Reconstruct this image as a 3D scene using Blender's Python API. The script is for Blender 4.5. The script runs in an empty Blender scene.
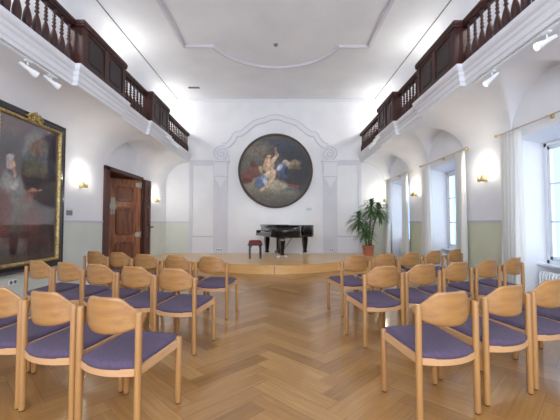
import bpy, math, random
from math import sin, cos, pi, sqrt, radians
from mathutils import Vector, Matrix
random.seed(7)
S = bpy.context.scene
COL = S.collection

# ------------------------------------------------------------------ measures (metres)
XL, XR = -3.92, 3.68          # side walls
YB = 11.45                    # end wall behind the stage
Y0 = -2.6                     # where the modelled hall begins, behind the camera
ZC = 5.62                     # ceiling
ZST = 0.23                    # stage
GL, GR = -3.18, 2.88          # back of the gallery cornices
ZG0, ZG1 = 3.38, 3.665         # cornice bottom and top
SPR = 2.62                    # springing of the cove under the galleries
ZD = 1.30                     # dado

# ------------------------------------------------------------------ mesh helpers
class MB:
    def __init__(s):
        s.v = []; s.f = []; s.sm = []; s.mi = []; s.M = Matrix.Identity(4); s.m = 0
    def add(s, verts, faces, smooth=False):
        b = len(s.v)
        s.v += [tuple(s.M @ Vector(p)) for p in verts]
        for f in faces:
            s.f.append([b + i for i in f]); s.sm.append(smooth); s.mi.append(s.m)
        return s
    def box(s, x0, x1, y0, y1, z0, z1, bev=0.0):
        if bev <= 0:
            v = [(x, y, z) for x in (x0, x1) for y in (y0, y1) for z in (z0, z1)]
            return s.add(v, [(0,1,3,2),(4,6,7,5),(0,4,5,1),(2,3,7,6),(0,2,6,4),(1,5,7,3)])
        b = min(bev, abs(x1-x0)/2.01, abs(y1-y0)/2.01, abs(z1-z0)/2.01)
        # box whose outline is chamfered around every edge
        rings = []
        for z, d in ((z0, b), (z0+b, 0), (z1-b, 0), (z1, b)):
            a = d
            c = b
            rings.append([(x0+a+ (c if d==0 else c*.5), y0+a, z), (x1-a-(c if d==0 else c*.5), y0+a, z), (x1-a, y0+a+(c if d==0 else c*.5), z), (x1-a, y1-a-(c if d==0 else c*.5), z),
                          (x1-a-(c if d==0 else c*.5), y1-a, z), (x0+a+(c if d==0 else c*.5), y1-a, z), (x0+a, y1-a-(c if d==0 else c*.5), z), (x0+a, y0+a+(c if d==0 else c*.5), z)])
        v = [p for r in rings for p in r]; f = []
        for k in range(3):
            for i in range(8):
                j = (i+1) % 8
                f.append((k*8+i, k*8+j, k*8+8+j, k*8+8+i))
        f.append(tuple(range(7, -1, -1))); f.append(tuple(range(24, 32)))
        return s.add(v, f)
    def lathe(s, prof, c=(0,0,0), n=12, cap=True, smooth=True):
        v = []; f = []
        for r, z in prof:
            for i in range(n):
                a = 2*pi*i/n
                v.append((c[0]+r*cos(a), c[1]+r*sin(a), c[2]+z))
        for k in range(len(prof)-1):
            for i in range(n):
                j = (i+1) % n
                f.append((k*n+i, k*n+j, (k+1)*n+j, (k+1)*n+i))
        s.add(v, f, smooth)
        if cap:
            b = len(s.v)-len(v)
            s.f.append([b+i for i in range(n-1,-1,-1)]); s.sm.append(False); s.mi.append(s.m)
            s.f.append([b+(len(prof)-1)*n+i for i in range(n)]); s.sm.append(False); s.mi.append(s.m)
        return s
    def tube(s, pts, r, n=8, cap=True, closed=False, smooth=True, flat=1.0):
        pts = [Vector(p) for p in pts]; N = len(pts)
        rr = r if isinstance(r, (list, tuple)) else [r]*N
        v = []; f = []
        up = None
        for k in range(N):
            if closed: t = pts[(k+1)%N]-pts[k-1]
            else: t = pts[min(k+1,N-1)]-pts[max(k-1,0)]
            t.normalize()
            if up is None:
                up = Vector((0,0,1)) if abs(t.z) < .9 else Vector((0,1,0))
            a = t.cross(up)
            if a.length < 1e-5: a = t.cross(Vector((1,0,0)))
            a.normalize(); b = a.cross(t).normalized(); up = b
            for i in range(n):
                w = 2*pi*i/n
                v.append(tuple(pts[k]+a*cos(w)*rr[k]+b*sin(w)*rr[k]*flat))
        K = N if closed else N-1
        for k in range(K):
            for i in range(n):
                j = (i+1)%n; k2 = (k+1)%N
                f.append((k*n+i, k*n+j, k2*n+j, k2*n+i))
        if cap and not closed:
            f.append(tuple(range(n-1,-1,-1))); f.append(tuple((N-1)*n+i for i in range(n)))
        return s.add(v, f, smooth)
    def cyl(s, a, b, r, n=12, r2=None):
        return s.tube([a, b], [r, r if r2 is None else r2], n)
    def prism(s, poly, z0, z1, smooth_side=False):
        n = len(poly)
        v = [(x, y, z0) for x, y in poly] + [(x, y, z1) for x, y in poly]
        s.add(v, [tuple(range(n-1,-1,-1)), tuple(range(n, 2*n))])
        b = len(s.v)-2*n
        for i in range(n):
            j = (i+1)%n
            s.f.append([b+i, b+j, b+n+j, b+n+i]); s.sm.append(smooth_side); s.mi.append(s.m)
        return s
    def grid(s, fn, nu, nv, smooth=True):
        v = [fn(i/nu, j/nv) for i in range(nu+1) for j in range(nv+1)]
        f = [(i*(nv+1)+j, (i+1)*(nv+1)+j, (i+1)*(nv+1)+j+1, i*(nv+1)+j+1) for i in range(nu) for j in range(nv)]
        return s.add(v, f, smooth)
    def sphere(s, c, r, n=10, sc=(1,1,1)):
        def fn(u, w):
            th = u*pi; ph = w*2*pi
            return (c[0]+r*sc[0]*sin(th)*cos(ph), c[1]+r*sc[1]*sin(th)*sin(ph), c[2]+r*sc[2]*cos(th))
        return s.grid(fn, n, n*2)
    def build(s, name, mats, parent=None, mods=None):
        me = bpy.data.meshes.new(name)
        me.from_pydata(s.v, [], s.f)
        me.polygons.foreach_set('use_smooth', s.sm)
        me.polygons.foreach_set('material_index', s.mi)
        for m in (mats if isinstance(mats, (list, tuple)) else [mats]): me.materials.append(m)
        me.validate(); me.update()
        o = bpy.data.objects.new(name, me); COL.objects.link(o)
        if parent is not None: o.parent = parent
        return o

def fixn(o):
    import bmesh
    bm = bmesh.new(); bm.from_mesh(o.data)
    bmesh.ops.remove_doubles(bm, verts=bm.verts, dist=1e-5)
    bmesh.ops.recalc_face_normals(bm, faces=bm.faces)
    bm.to_mesh(o.data); bm.free()
    return o
def thing(name, label, cat, loc=(0,0,0), rz=0.0, group=None):
    o = bpy.data.objects.new(name, None); COL.objects.link(o)
    o.empty_display_size = .1
    o.location = loc; o.rotation_euler = (0,0,rz)
    o['label'] = label; o['category'] = cat
    if group: o['group'] = group
    return o
def tag(o, label, cat, group=None):
    o['label'] = label; o['category'] = cat
    if group: o['group'] = group
    return o
def struct(o, label=None):
    o['kind'] = 'structure'
    if label: o['label'] = label
    return o
def copy_tree(o, parent=None):
    c = o.copy(); COL.objects.link(c)
    if parent is not None: c.parent = parent
    for ch in [x for x in CH.get(o.name, [])]:
        copy_tree(ch, c)
    return c
CH = {}
def index_children():
    CH.clear()
    for o in list(COL.objects):
        if o.parent is not None: CH.setdefault(o.parent.name, []).append(o)

# ------------------------------------------------------------------ materials
def srgb(r, g, b):
    def c(x):
        x /= 255.0
        return x/12.92 if x <= .04045 else ((x+.055)/1.055)**2.4
    return (c(r), c(g), c(b), 1)
def mat(name, col, rough=.6, metal=0.0, spec=.5, coat=0.0, coat_r=.1, noise=None, bump=None, emit=None, sheen=0.0):
    m = bpy.data.materials.new(name); m.use_nodes = True
    nt = m.node_tree; b = nt.nodes['Principled BSDF']
    b.inputs['Base Color'].default_value = col
    b.inputs['Roughness'].default_value = rough
    b.inputs['Metallic'].default_value = metal
    b.inputs['Specular IOR Level'].default_value = spec
    b.inputs['Coat Weight'].default_value = coat
    b.inputs['Coat Roughness'].default_value = coat_r
    b.inputs['Sheen Weight'].default_value = sheen
    if emit:
        b.inputs['Emission Color'].default_value = emit[0]; b.inputs['Emission Strength'].default_value = emit[1]
    if noise or bump:
        tc = nt.nodes.new('ShaderNodeTexCoord')
    if noise:   # (scale, other colour, stretch, contrast)
        sc, c2, st, lo, hi = noise
        mp = nt.nodes.new('ShaderNodeMapping'); mp.inputs['Scale'].default_value = st
        n = nt.nodes.new('ShaderNodeTexNoise'); n.inputs['Scale'].default_value = sc; n.inputs['Detail'].default_value = 5
        r = nt.nodes.new('ShaderNodeMapRange'); r.inputs[1].default_value = lo; r.inputs[2].default_value = hi
        mx = nt.nodes.new('ShaderNodeMix'); mx.data_type = 'RGBA'
        mx.inputs[6].default_value = col; mx.inputs[7].default_value = c2
        L = nt.links.new
        L(tc.outputs['Object'], mp.inputs[0]); L(mp.outputs[0], n.inputs['Vector']); L(n.outputs['Fac'], r.inputs[0])
        L(r.outputs[0], mx.inputs[0]); L(mx.outputs[2], b.inputs['Base Color'])
    if bump:
        n2 = nt.nodes.new('ShaderNodeTexNoise'); n2.inputs['Scale'].default_value = bump[0]; n2.inputs['Detail'].default_value = 4
        bp = nt.nodes.new('ShaderNodeBump'); bp.inputs['Strength'].default_value = bump[1]; bp.inputs['Distance'].default_value = .01
        nt.links.new(tc.outputs['Object'], n2.inputs['Vector'])
        nt.links.new(n2.outputs['Fac'], bp.inputs['Height']); nt.links.new(bp.outputs[0], b.inputs['Normal'])
    return m
M = {}
M['plaster'] = mat('white_plaster', srgb(234,236,241), .85, noise=(1.2, srgb(226,228,234), (1,1,1), .35, .7), bump=(5, .15))
M['plaster_end'] = mat('end_wall_plaster', srgb(234,236,240), .85, noise=(1.5, srgb(226,228,233), (1,1,1), .35, .7), bump=(5, .12))
M['dado'] = mat('dado_paint', srgb(210,214,190), .75, noise=(1.5, srgb(203,207,182), (1,1,1), .35, .7))
M['dado_pale'] = mat('pale_dado_paint', srgb(218,223,216), .75, noise=(1.5, srgb(210,216,208), (1,1,1), .35, .7))
M['lilac'] = mat('lilac_grey_paint', srgb(215,216,224), .8, noise=(2, srgb(208,209,218), (1,1,1), .35, .7))
M['stucco'] = mat('stucco', srgb(226,228,234), .75)
M['stucco_line'] = mat('stucco_line', srgb(202,202,214), .8)
M['cornice'] = mat('cornice_paint', srgb(226,228,234), .55)
M['dark_wood'] = mat('dark_walnut', srgb(70,30,26), .5, noise=(6, srgb(38,19,18), (1,1,.25), .35, .7))
M['dark_wood2'] = mat('dark_walnut_panel', srgb(44,22,24), .5, noise=(6, srgb(30,18,22), (1,1,.25), .35, .7))
M['door_wood'] = mat('door_wood', srgb(172,108,64), .45, noise=(7, srgb(118,66,38), (2.5,2.5,.3), .35, .68), coat=.15)
M['door_wood2'] = mat('door_wood_inlay', srgb(140,82,50), .45, noise=(8, srgb(90,48,30), (2.5,2.5,.3), .35, .68), coat=.15)
M['frame_wood'] = mat('door_frame_wood', srgb(88,44,34), .5, noise=(5, srgb(64,32,26), (2,2,.3), .3, .75))
M['beech'] = mat('beech_leg', srgb(184,138,82), .38, noise=(3, srgb(164,116,72), (6,6,.6), .3, .7), coat=.25, coat_r=.2)
M['beech_ply'] = mat('beech_plywood', srgb(178,131,76), .36, noise=(4, srgb(154,108,64), (.8,6,7), .3, .72), coat=.3, coat_r=.2)
M['beech_pale'] = mat('beech_frame', srgb(208,166,124), .42, noise=(3, srgb(196,150,106), (1,1,5), .3, .7))
M['purple'] = mat('purple_wool', srgb(95,81,103), .95, noise=(60, srgb(84,71,92), (1,1,1), .35, .7), bump=(220, .3), spec=.3, sheen=.06)
M['rubber'] = mat('black_rubber', srgb(40,36,36), .7)
M['piano'] = mat('piano_black', srgb(7,7,10), .14, spec=.35, coat=.25, coat_r=.04)
M['piano_in'] = mat('piano_black_satin', srgb(22,22,25), .35)
M['brass'] = mat('brass', srgb(206,188,142), .4, metal=.7)
M['chrome'] = mat('chrome', srgb(225,226,228), .3, metal=.6)
M['iron'] = mat('old_iron', srgb(178,174,160), .5, metal=.5)
M['red_leather'] = mat('red_leather', srgb(108,24,26), .5)
M['gold'] = mat('gilding', srgb(196,174,116), .45, metal=.55, noise=(30, srgb(140,116,70), (1,1,1), .4, .65))
M['gold_dull'] = mat('dull_gilding', srgb(128,104,70), .6, metal=.2)
M['black_frame'] = mat('black_frame', srgb(26,27,34), .3, coat=.4)
M['brown_frame'] = mat('dark_brown_frame', srgb(52,38,36), .35, coat=.3)
M['terracotta'] = mat('terracotta', srgb(190,118,92), .7)
M['soil'] = mat('soil', srgb(60,45,35), .95)
M['bark'] = mat('palm_cane', srgb(128,104,84), .85, noise=(12, srgb(90,72,56), (1,1,5), .35, .65))
M['leaf'] = mat('leaf', srgb(96,128,76), .45, noise=(3, srgb(58,92,52), (1,1,1), .3, .7))
M['white_metal'] = mat('white_enamel', srgb(238,240,242), .35)
M['white_plastic'] = mat('white_plastic', srgb(235,236,238), .4)
M['grey_plastic'] = mat('grey_plastic', srgb(120,128,140), .5)
M['window_paint'] = mat('window_paint', srgb(232,237,242), .4)
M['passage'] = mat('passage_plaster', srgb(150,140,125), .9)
M['stage_side'] = mat('stage_side_wood', srgb(236,188,124), .35, noise=(3, srgb(224,172,108), (.6,.6,8), .3, .7), coat=.2)
M['lamp_glow'] = mat('lamp_glow', srgb(255,246,225), .5, emit=(srgb(255,240,205), 14.0))
M['spot_glow'] = mat('spot_glow', srgb(255,250,240), .5, emit=(srgb(255,250,240), 1.6))
M['label_paint'] = mat('pale_blue_card', srgb(186,208,218), .6)
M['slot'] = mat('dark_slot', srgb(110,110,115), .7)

# curtain: white cloth that lets a little light through
m = bpy.data.materials.new('white_curtain_cloth'); m.use_nodes = True; nt = m.node_tree
b = nt.nodes['Principled BSDF']; b.inputs['Base Color'].default_value = srgb(248,247,244); b.inputs['Roughness'].default_value = .9
tr = nt.nodes.new('ShaderNodeBsdfTranslucent'); tr.inputs[0].default_value = srgb(248,247,244)
mx = nt.nodes.new('ShaderNodeMixShader'); mx.inputs[0].default_value = .5
nt.links.new(b.outputs[0], mx.inputs[1]); nt.links.new(tr.outputs[0], mx.inputs[2]); nt.links.new(mx.outputs[0], nt.nodes['Material Output'].inputs[0])
M['curtain'] = m
# glass
m = bpy.data.materials.new('window_glass'); m.use_nodes = True; nt = m.node_tree
nt.nodes.remove(nt.nodes['Principled BSDF'])
t = nt.nodes.new('ShaderNodeBsdfTransparent'); t.inputs[0].default_value = (.94,.97,.98,1)
g = nt.nodes.new('ShaderNodeBsdfGlossy'); g.inputs['Roughness'].default_value = .03
mx = nt.nodes.new('ShaderNodeMixShader'); mx.inputs[0].default_value = .06
nt.links.new(t.outputs[0], mx.inputs[1]); nt.links.new(g.outputs[0], mx.inputs[2]); nt.links.new(mx.outputs[0], nt.nodes['Material Output'].inputs[0])
M['glass'] = m
# parquet: tone attribute per plank, grain along the plank UV
def parquet(name, c_dark, c_mid, c_light, rough):
    m = bpy.data.materials.new(name); m.use_nodes = True; nt = m.node_tree; L = nt.links.new
    b = nt.nodes['Principled BSDF']
    at = nt.nodes.new('ShaderNodeAttribute'); at.attribute_name = 'tone'
    uv = nt.nodes.new('ShaderNodeUVMap'); uv.uv_map = 'UVMap'
    mp = nt.nodes.new('ShaderNodeMapping'); mp.inputs['Scale'].default_value = (2.2, 34, 1)
    n = nt.nodes.new('ShaderNodeTexNoise'); n.inputs['Scale'].default_value = 1.0; n.inputs['Detail'].default_value = 6; n.inputs['Roughness'].default_value = .65
    L(uv.outputs[0], mp.inputs[0]); L(mp.outputs[0], n.inputs['Vector'])
    ad = nt.nodes.new('ShaderNodeMath'); ad.operation = 'MULTIPLY_ADD'; ad.inputs[1].default_value = .75
    L(n.outputs['Fac'], ad.inputs[0]); L(at.outputs['Fac'], ad.inputs[2])
    cr = nt.nodes.new('ShaderNodeValToRGB'); e = cr.color_ramp.elements
    e[0].position = .15; e[0].color = c_dark; e[1].position = 1.1; e[1].color = c_light
    k = cr.color_ramp.elements.new(.6); k.color = c_mid
    L(ad.outputs[0], cr.inputs[0]); L(cr.outputs[0], b.inputs['Base Color'])
    b.inputs['Roughness'].default_value = rough; b.inputs['Coat Weight'].default_value = .35; b.inputs['Coat Roughness'].default_value = .12
    rr = nt.nodes.new('ShaderNodeMapRange'); rr.inputs[3].default_value = rough-.06; rr.inputs[4].default_value = rough+.1
    L(n.outputs['Fac'], rr.inputs[0]); L(rr.outputs[0], b.inputs['Roughness'])
    return m
M['parquet'] = parquet('oak_herringbone', srgb(106,70,34), srgb(164,119,64), srgb(200,158,98), .3)
M['stage_floor'] = parquet('stage_boards', srgb(186,140,84), srgb(214,170,108), srgb(230,192,134), .28)
# painted canvas: vertex colours are the picture itself
def canvas_mat(name, rough, coat, coat_r):
    m = bpy.data.materials.new(name); m.use_nodes = True; nt = m.node_tree; b = nt.nodes['Principled BSDF']
    at = nt.nodes.new('ShaderNodeVertexColor'); at.layer_name = 'paint'
    nt.links.new(at.outputs[0], b.inputs['Base Color'])
    b.inputs['Roughness'].default_value = rough; b.inputs['Coat Weight'].default_value = coat; b.inputs['Coat Roughness'].default_value = coat_r
    if coat >= 1: b.inputs['Coat IOR'].default_value = 1.95
    return m
M['canvas_round'] = canvas_mat('round_canvas', .6, .15, .3)
M['canvas_portrait'] = canvas_mat('portrait_canvas', .35, 1.0, .03)

# ------------------------------------------------------------------ floor (herringbone)
def plank_mesh(name, quads, m, z):
    v = []; f = []; uvs = []; tones = []
    for q, L, W, t in quads:
        b = len(v); v += [(x, y, z) for x, y in q]; f.append((b, b+1, b+2, b+3))
        ox = random.random()*40; oy = random.random()*40
        uvs += [(ox, oy), (ox+L, oy), (ox+L, oy+W), (ox, oy+W)]; tones.append(t)
    me = bpy.data.meshes.new(name); me.from_pydata(v, [], f); me.materials.append(m)
    ul = me.uv_layers.new(name='UVMap')
    for i, uvv in enumerate(uvs): ul.data[i].uv = uvv
    a = me.attributes.new('tone', 'FLOAT', 'FACE')
    for i, t in enumerate(tones): a.data[i].value = t
    o = bpy.data.objects.new(name, me); COL.objects.link(o)
    return o
def clip(poly, axis, val, keep_gt):
    out = []
    n = len(poly)
    for i in range(n):
        a = poly[i]; b = poly[(i+1) % n]
        ia = (a[axis] >= val) if keep_gt else (a[axis] <= val)
        ib = (b[axis] >= val) if keep_gt else (b[axis] <= val)
        if ia: out.append(a)
        if ia != ib:
            t = (val-a[axis])/(b[axis]-a[axis])
            out.append(tuple(a[k]+(b[k]-a[k])*t for k in range(4)))
    return out
def herringbone():
    N = 5; W = .148; L = N*W; g = .0006
    c45 = cos(pi/4)
    v = []; f = []; uvs = []; tones = []
    xlo, xhi, ylo, yhi = XL-.9, XR+.62, Y0, 9.4
    R = 140
    for i in range(-R, R):
        for j in range(-30, 30):
            for kind in (0, 1):
                # a unit of one plank along a and one along b, stepping diagonally
                if kind == 0: a0, b0 = i*W + j*2*N*W, i*W; a1, b1 = a0+L, b0+W
                else: a0, b0 = i*W+L + j*2*N*W - 0*W, i*W-L+W ; a1, b1 = a0+W, b0+L
                if kind == 1: b0, b1 = i*W + W - L, i*W + W
                q = [(a0+g,b0+g),(a1-g,b0+g),(a1-g,b1-g),(a0+g,b1-g)]
                cx = ((a0+a1)/2 + (b0+b1)/2)*c45; cy = (-(a0+a1)/2 + (b0+b1)/2)*c45
                # rotate by 45 degrees and move the apex line to the aisle
                pts = []
                ox = random.random()*40; oy = random.random()*40
                for (a, b) in q:
                    x = (a - b)*c45 - .62; y = (a + b)*c45 + .1
                    if kind == 0: u, w = a-a0, b-b0
                    else: u, w = b-b0, a-a0
                    pts.append((x, y, ox+u, oy+w))
                if max(p[0] for p in pts) < xlo or min(p[0] for p in pts) > xhi or max(p[1] for p in pts) < ylo or min(p[1] for p in pts) > yhi: continue
                for ax, val, kg in ((0,xlo,True),(0,xhi,False),(1,ylo,True),(1,yhi,False)):
                    if pts: pts = clip(pts, ax, val, kg)
                if len(pts) < 3: continue
                bi = len(v); v += [(p[0], p[1], 0.0) for p in pts]; f.append(tuple(range(bi, bi+len(pts))))
                uvs += [(p[2], p[3]) for p in pts]
                t = random.gauss(.24, .075)
                if random.random() < .06: t -= .16
                tones.append(t)
    me = bpy.data.meshes.new('floor'); me.from_pydata(v, [], f); me.materials.append(M['parquet'])
    ul = me.uv_layers.new(name='UVMap')
    for i, uvv in enumerate(uvs): ul.data[i].uv = uvv
    a = me.attributes.new('tone', 'FLOAT', 'FACE')
    for i, t in enumerate(tones): a.data[i].value = t
    o = bpy.data.objects.new('floor', me); COL.objects.link(o)
    return o
fl = struct(herringbone(), 'oak herringbone parquet floor of the hall')
sub = MB(); sub.box(XL-.9, XR+.62, Y0, YB+.2, -.12, -.003)
struct(sub.build('floor', M['soil']), 'subfloor under the parquet')

# ------------------------------------------------------------------ stage
CXS = -.12
def stage_poly():
    p = [(XR, YB), (XL, YB), (XL, 9.95), (-3.3, 9.05), (-1.95, 8.9)]
    R = 2.46; cy = 8.22+R
    for k in range(0, 25):
        a = -43.5 + 87*k/24
        p.append((CXS + R*sin(radians(a)), cy - R*cos(radians(a))))
    p += [(1.75, 8.9), (3.05, 9.05), (XR, 9.85)]
    return p
sp = [(max(XL+.006, min(XR-.006, x)), min(YB-.006, y)) for x, y in stage_poly()]
st = MB(); st.prism(sp, 0.0, ZST-.022)
st = st.build('stage_base', M['stage_side'])
quads = []
# boards running across the stage
import bmesh
def poly_clip_plank(name):
    bm = bmesh.new()
    vs = [bm.verts.new((x, y, ZST)) for x, y in sp]
    bm.faces.new(vs)
    y = 8.2
    while y < YB:
        bmesh.ops.bisect_plane(bm, geom=bm.verts[:]+bm.edges[:]+bm.faces[:], plane_co=(0, y, 0), plane_no=(0,1,0)); y += .12
    for fx in range(-3, 4):
        bmesh.ops.bisect_plane(bm, geom=bm.verts[:]+bm.edges[:]+bm.faces[:], plane_co=(fx*1.3-.1, 0, 0), plane_no=(1,0,0))
    ul = bm.loops.layers.uv.new('UVMap'); tl = bm.faces.layers.float.new('tone')
    for f_ in bm.faces:
        ox = random.random()*30; oy = random.random()*30
        f_[tl] = random.gauss(.24, .05)
        for l in f_.loops: l[ul].uv = (l.vert.co.x+ox, l.vert.co.y+oy)
        f_.normal_update()
        if f_.normal.z < 0: f_.normal_flip()
    top_edges = [e for e in bm.edges if e.is_boundary]
    r = bmesh.ops.extrude_edge_only(bm, edges=top_edges)
    for g_ in r['geom']:
        if isinstance(g_, bmesh.types.BMVert): g_.co.z -= .022
    me = bpy.data.meshes.new(name); bm.to_mesh(me); bm.free(); me.materials.append(M['stage_floor'])
    o = bpy.data.objects.new(name, me); COL.objects.link(o); return o
stage = thing('stage', 'low light wooden stage with a rounded front below the round painting', 'stage', (0,0,0))
st.parent = stage
poly_clip_plank('stage_floor').parent = stage
j = MB(); j.box(CXS+.0, CXS+.012, 8.205, 8.3, .0, ZST-.03); j.build('panel_joint', M['door_wood2'], stage)

# ------------------------------------------------------------------ side walls, coves, galleries
WIN = [4.37, 7.29, 10.02]; WHALF = .72; WTOP = 2.58
DOORY = (7.5, 9.32); DOORZ = 2.50
def barrel(y, centres, rad=.80):
    z = 0
    for c in centres:
        d = abs(y-c)
        if d < rad: z = max(z, SPR + .0 + sqrt(rad*rad-d*d)*.93)
    return z
def side_wall(sgn, X, xg, lun, holes, name, label, ztop_extra):
    """vertical wall up to the cove (or the lunette), with openings from the floor"""
    mb = MB()
    ys = set([Y0, YB])
    y = Y0
    while y < YB: ys.add(round(y, 4)); y += .1
    for c in lun:
        for k in range(0, 41):
            ys.add(round(c - .8*cos(pi*k/40), 4))
    for (a, b_, h) in holes: ys.add(a); ys.add(b_)
    ys = sorted(ys)
    for a, b_ in zip(ys, ys[1:]):
        mid = (a+b_)/2
        ta = max(SPR, barrel(a, lun)); tb = max(SPR, barrel(b_, lun))
        hole = [h for h in holes if h[0]-1e-6 <= mid <= h[1]+1e-6]
        if hole: zs = [hole[0][2], None]
        else: zs = [0, ZD, None]
        for k in range(len(zs)-1):
            z0 = zs[k]
            if zs[k+1] is None: q = [(X,a,z0),(X,b_,z0),(X,b_,tb),(X,a,ta)]
            else: q = [(X,a,z0),(X,b_,z0),(X,b_,zs[k+1]),(X,a,zs[k+1])]
            mb.m = 1 if (zs[k+1] is not None) else 0
            mb.add(q, [(0,1,2,3) if sgn < 0 else (3,2,1,0)])
    # upper wall above the gallery
    mb.m = 0
    mb.add([(X,Y0,ZG0),(X,YB,ZG0),(X,YB,ZC-.35),(X,Y0,ZC-.35)], [(0,1,2,3)])
    # outer skin keeps daylight out
    xo = X + sgn*.62
    o = mb.build(name, [M['plaster'], M['dado'] if sgn > 0 else M['dado_pale']])
    return struct(o, label)
def cove(sgn, X, xg, lun, name, label):
    mb = MB()
    ys = set([Y0, YB]); y = Y0
    while y < YB: ys.add(round(y, 4)); y += .12
    for c in lun:
        for k in range(0, 49): ys.add(round(c - .8*cos(pi*k/48), 4))
    ys = sorted(ys); NX = 36
    W = abs(X-xg); H = ZG0 - SPR
    v = []; f = []
    for yy in ys:
        bz = barrel(yy, lun)
        for i in range(NX+1):
            a = (pi/2)*i/NX
            d = W*(1-cos(a))     # distance from the wall
            cz = SPR + H*sin(a)
            x = X - sgn*d
            v.append((x, yy, max(cz, bz) if bz > 0 else cz))
    n = NX+1
    for k in range(len(ys)-1):
        for i in range(NX):
            q = (k*n+i, (k+1)*n+i, (k+1)*n+i+1, k*n+i+1)
            f.append(q if sgn < 0 else q[::-1])
    mb.add(v, f, True)
    # gallery floor slab
    mb.add([(X,Y0,ZG1-.01),(xg,Y0,ZG1-.01),(xg,YB,ZG1-.01),(X,YB,ZG1-.01)], [(0,1,2,3)])
    o = mb.build(name, M['plaster'])
    return struct(o, label)
LUN_R = WIN + [1.45]; LUN_L = [8.35]
holesR = [(c-WHALF, c+WHALF, WTOP) for c in WIN]
side_wall(1, XR, GR, LUN_R, holesR, 'wall_right', 'right side wall with window niches, greenish below and white above', 0)
side_wall(-1, XL, GL, LUN_L, [(DOORY[0], DOORY[1], DOORZ)], 'wall_left', 'left side wall with the door, greenish below and white above', 0)
cove(1, XR, GR, LUN_R, 'ceiling_right', 'curved soffit under the right gallery with arches over the windows')
cove(-1, XL, GL, LUN_L, 'ceiling_left', 'curved soffit under the left gallery')
# dado lines on the side walls
tn = [0]
def trim(mb, m, label, name=None):
    tn[0] += 1
    return struct(mb.build(name or 'trim_%d' % tn[0], m), label)
t = MB()
for a, b_ in ((Y0, WIN[0]-WHALF), (WIN[0]+WHALF, WIN[1]-WHALF), (WIN[1]+WHALF, WIN[2]-WHALF), (WIN[2]+WHALF, YB)):
    t.box(XR-.012, XR+.01, a, b_, ZD-.015, ZD+.02)
trim(t, M['stucco_line'], 'dado line along the right wall')
t = MB()
for a, b_ in ((Y0, DOORY[0]-.15), (DOORY[1]+.12, YB)): t.box(XL-.01, XL+.012, a, b_, ZD-.015, ZD+.02)
trim(t, M['stucco_line'], 'dado line along the left wall')
t = MB()
for a, b_ in ((Y0, DOORY[0]-.15),): t.box(XL-.01, XL+.02, a, b_, 0, .09)
struct(t.build('baseboard_left', M['stucco']), 'white baseboard of the left wall')
t = MB()
for a, b_ in ((Y0, WIN[0]-WHALF), (WIN[0]+WHALF, WIN[1]-WHALF), (WIN[1]+WHALF, WIN[2]-WHALF)): t.box(XR-.02, XR+.01, a, b_, 0, .09)
struct(t.build('baseboard_right', M['stucco']), 'white baseboard of the right wall')

# end wall: one sheet, the part below the galleries continues to the side walls
t = MB()
t.m = 0
t.add([(XL,YB,0),(XR,YB,0),(XR,YB,ZC),(XL,YB,ZC)], [(0,1,2,3)])
struct(t.build('wall_back', [M['plaster_end']]), 'white end wall behind the stage')
# painted dado areas and lilac bands of the end wall (shallow plaster fields)
def PX(px): return (px-279)/28.85
def PZ(py): return 1.27 + (223-py)/28.85
t = MB()
for a, b_ in ((XL, PX(189)), (PX(361), XR)): t.box(a, b_, YB-.006, YB+.01, ZST, ZD)
trim(t, M['dado_pale'], 'greenish dado fields of the end wall under the galleries')
t = MB()
for a, b_ in ((PX(192.5), PX(213.5)), (PX(337.5), PX(358.5))):
    t.box(a, b_, YB-.006, YB+.01, ZST, PZ(236.5))
trim(t, M['stucco'], 'low plinth fields of the end wall')
t = MB()
for a, b_ in ((PX(192.5), PX(213.5)), (PX(337.5), PX(358.5))):
    t.box(a, b_, YB-.02, YB+.01, PZ(237), PZ(235.8))
for a, b_ in ((XL, PX(189)), (PX(361), XR)): t.box(a, b_, YB-.016, YB+.01, ZD-.015, ZD+.02)
trim(t, M['stucco_line'], 'thin mouldings of the end wall')
t = MB()
for a, b_ in ((PX(189.2), PX(192.6)), (PX(358.4), PX(361.8))): t.box(a, b_, YB-.022, YB+.01, ZST, PZ(160))
for a, b_ in ((PX(192.6), PX(213.6)), (PX(337.4), PX(358.4))): t.box(a, b_, YB-.018, YB+.01, PZ(165), PZ(159.5))
trim(t, M['lilac'], 'lilac grey bands of the end wall')
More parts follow.
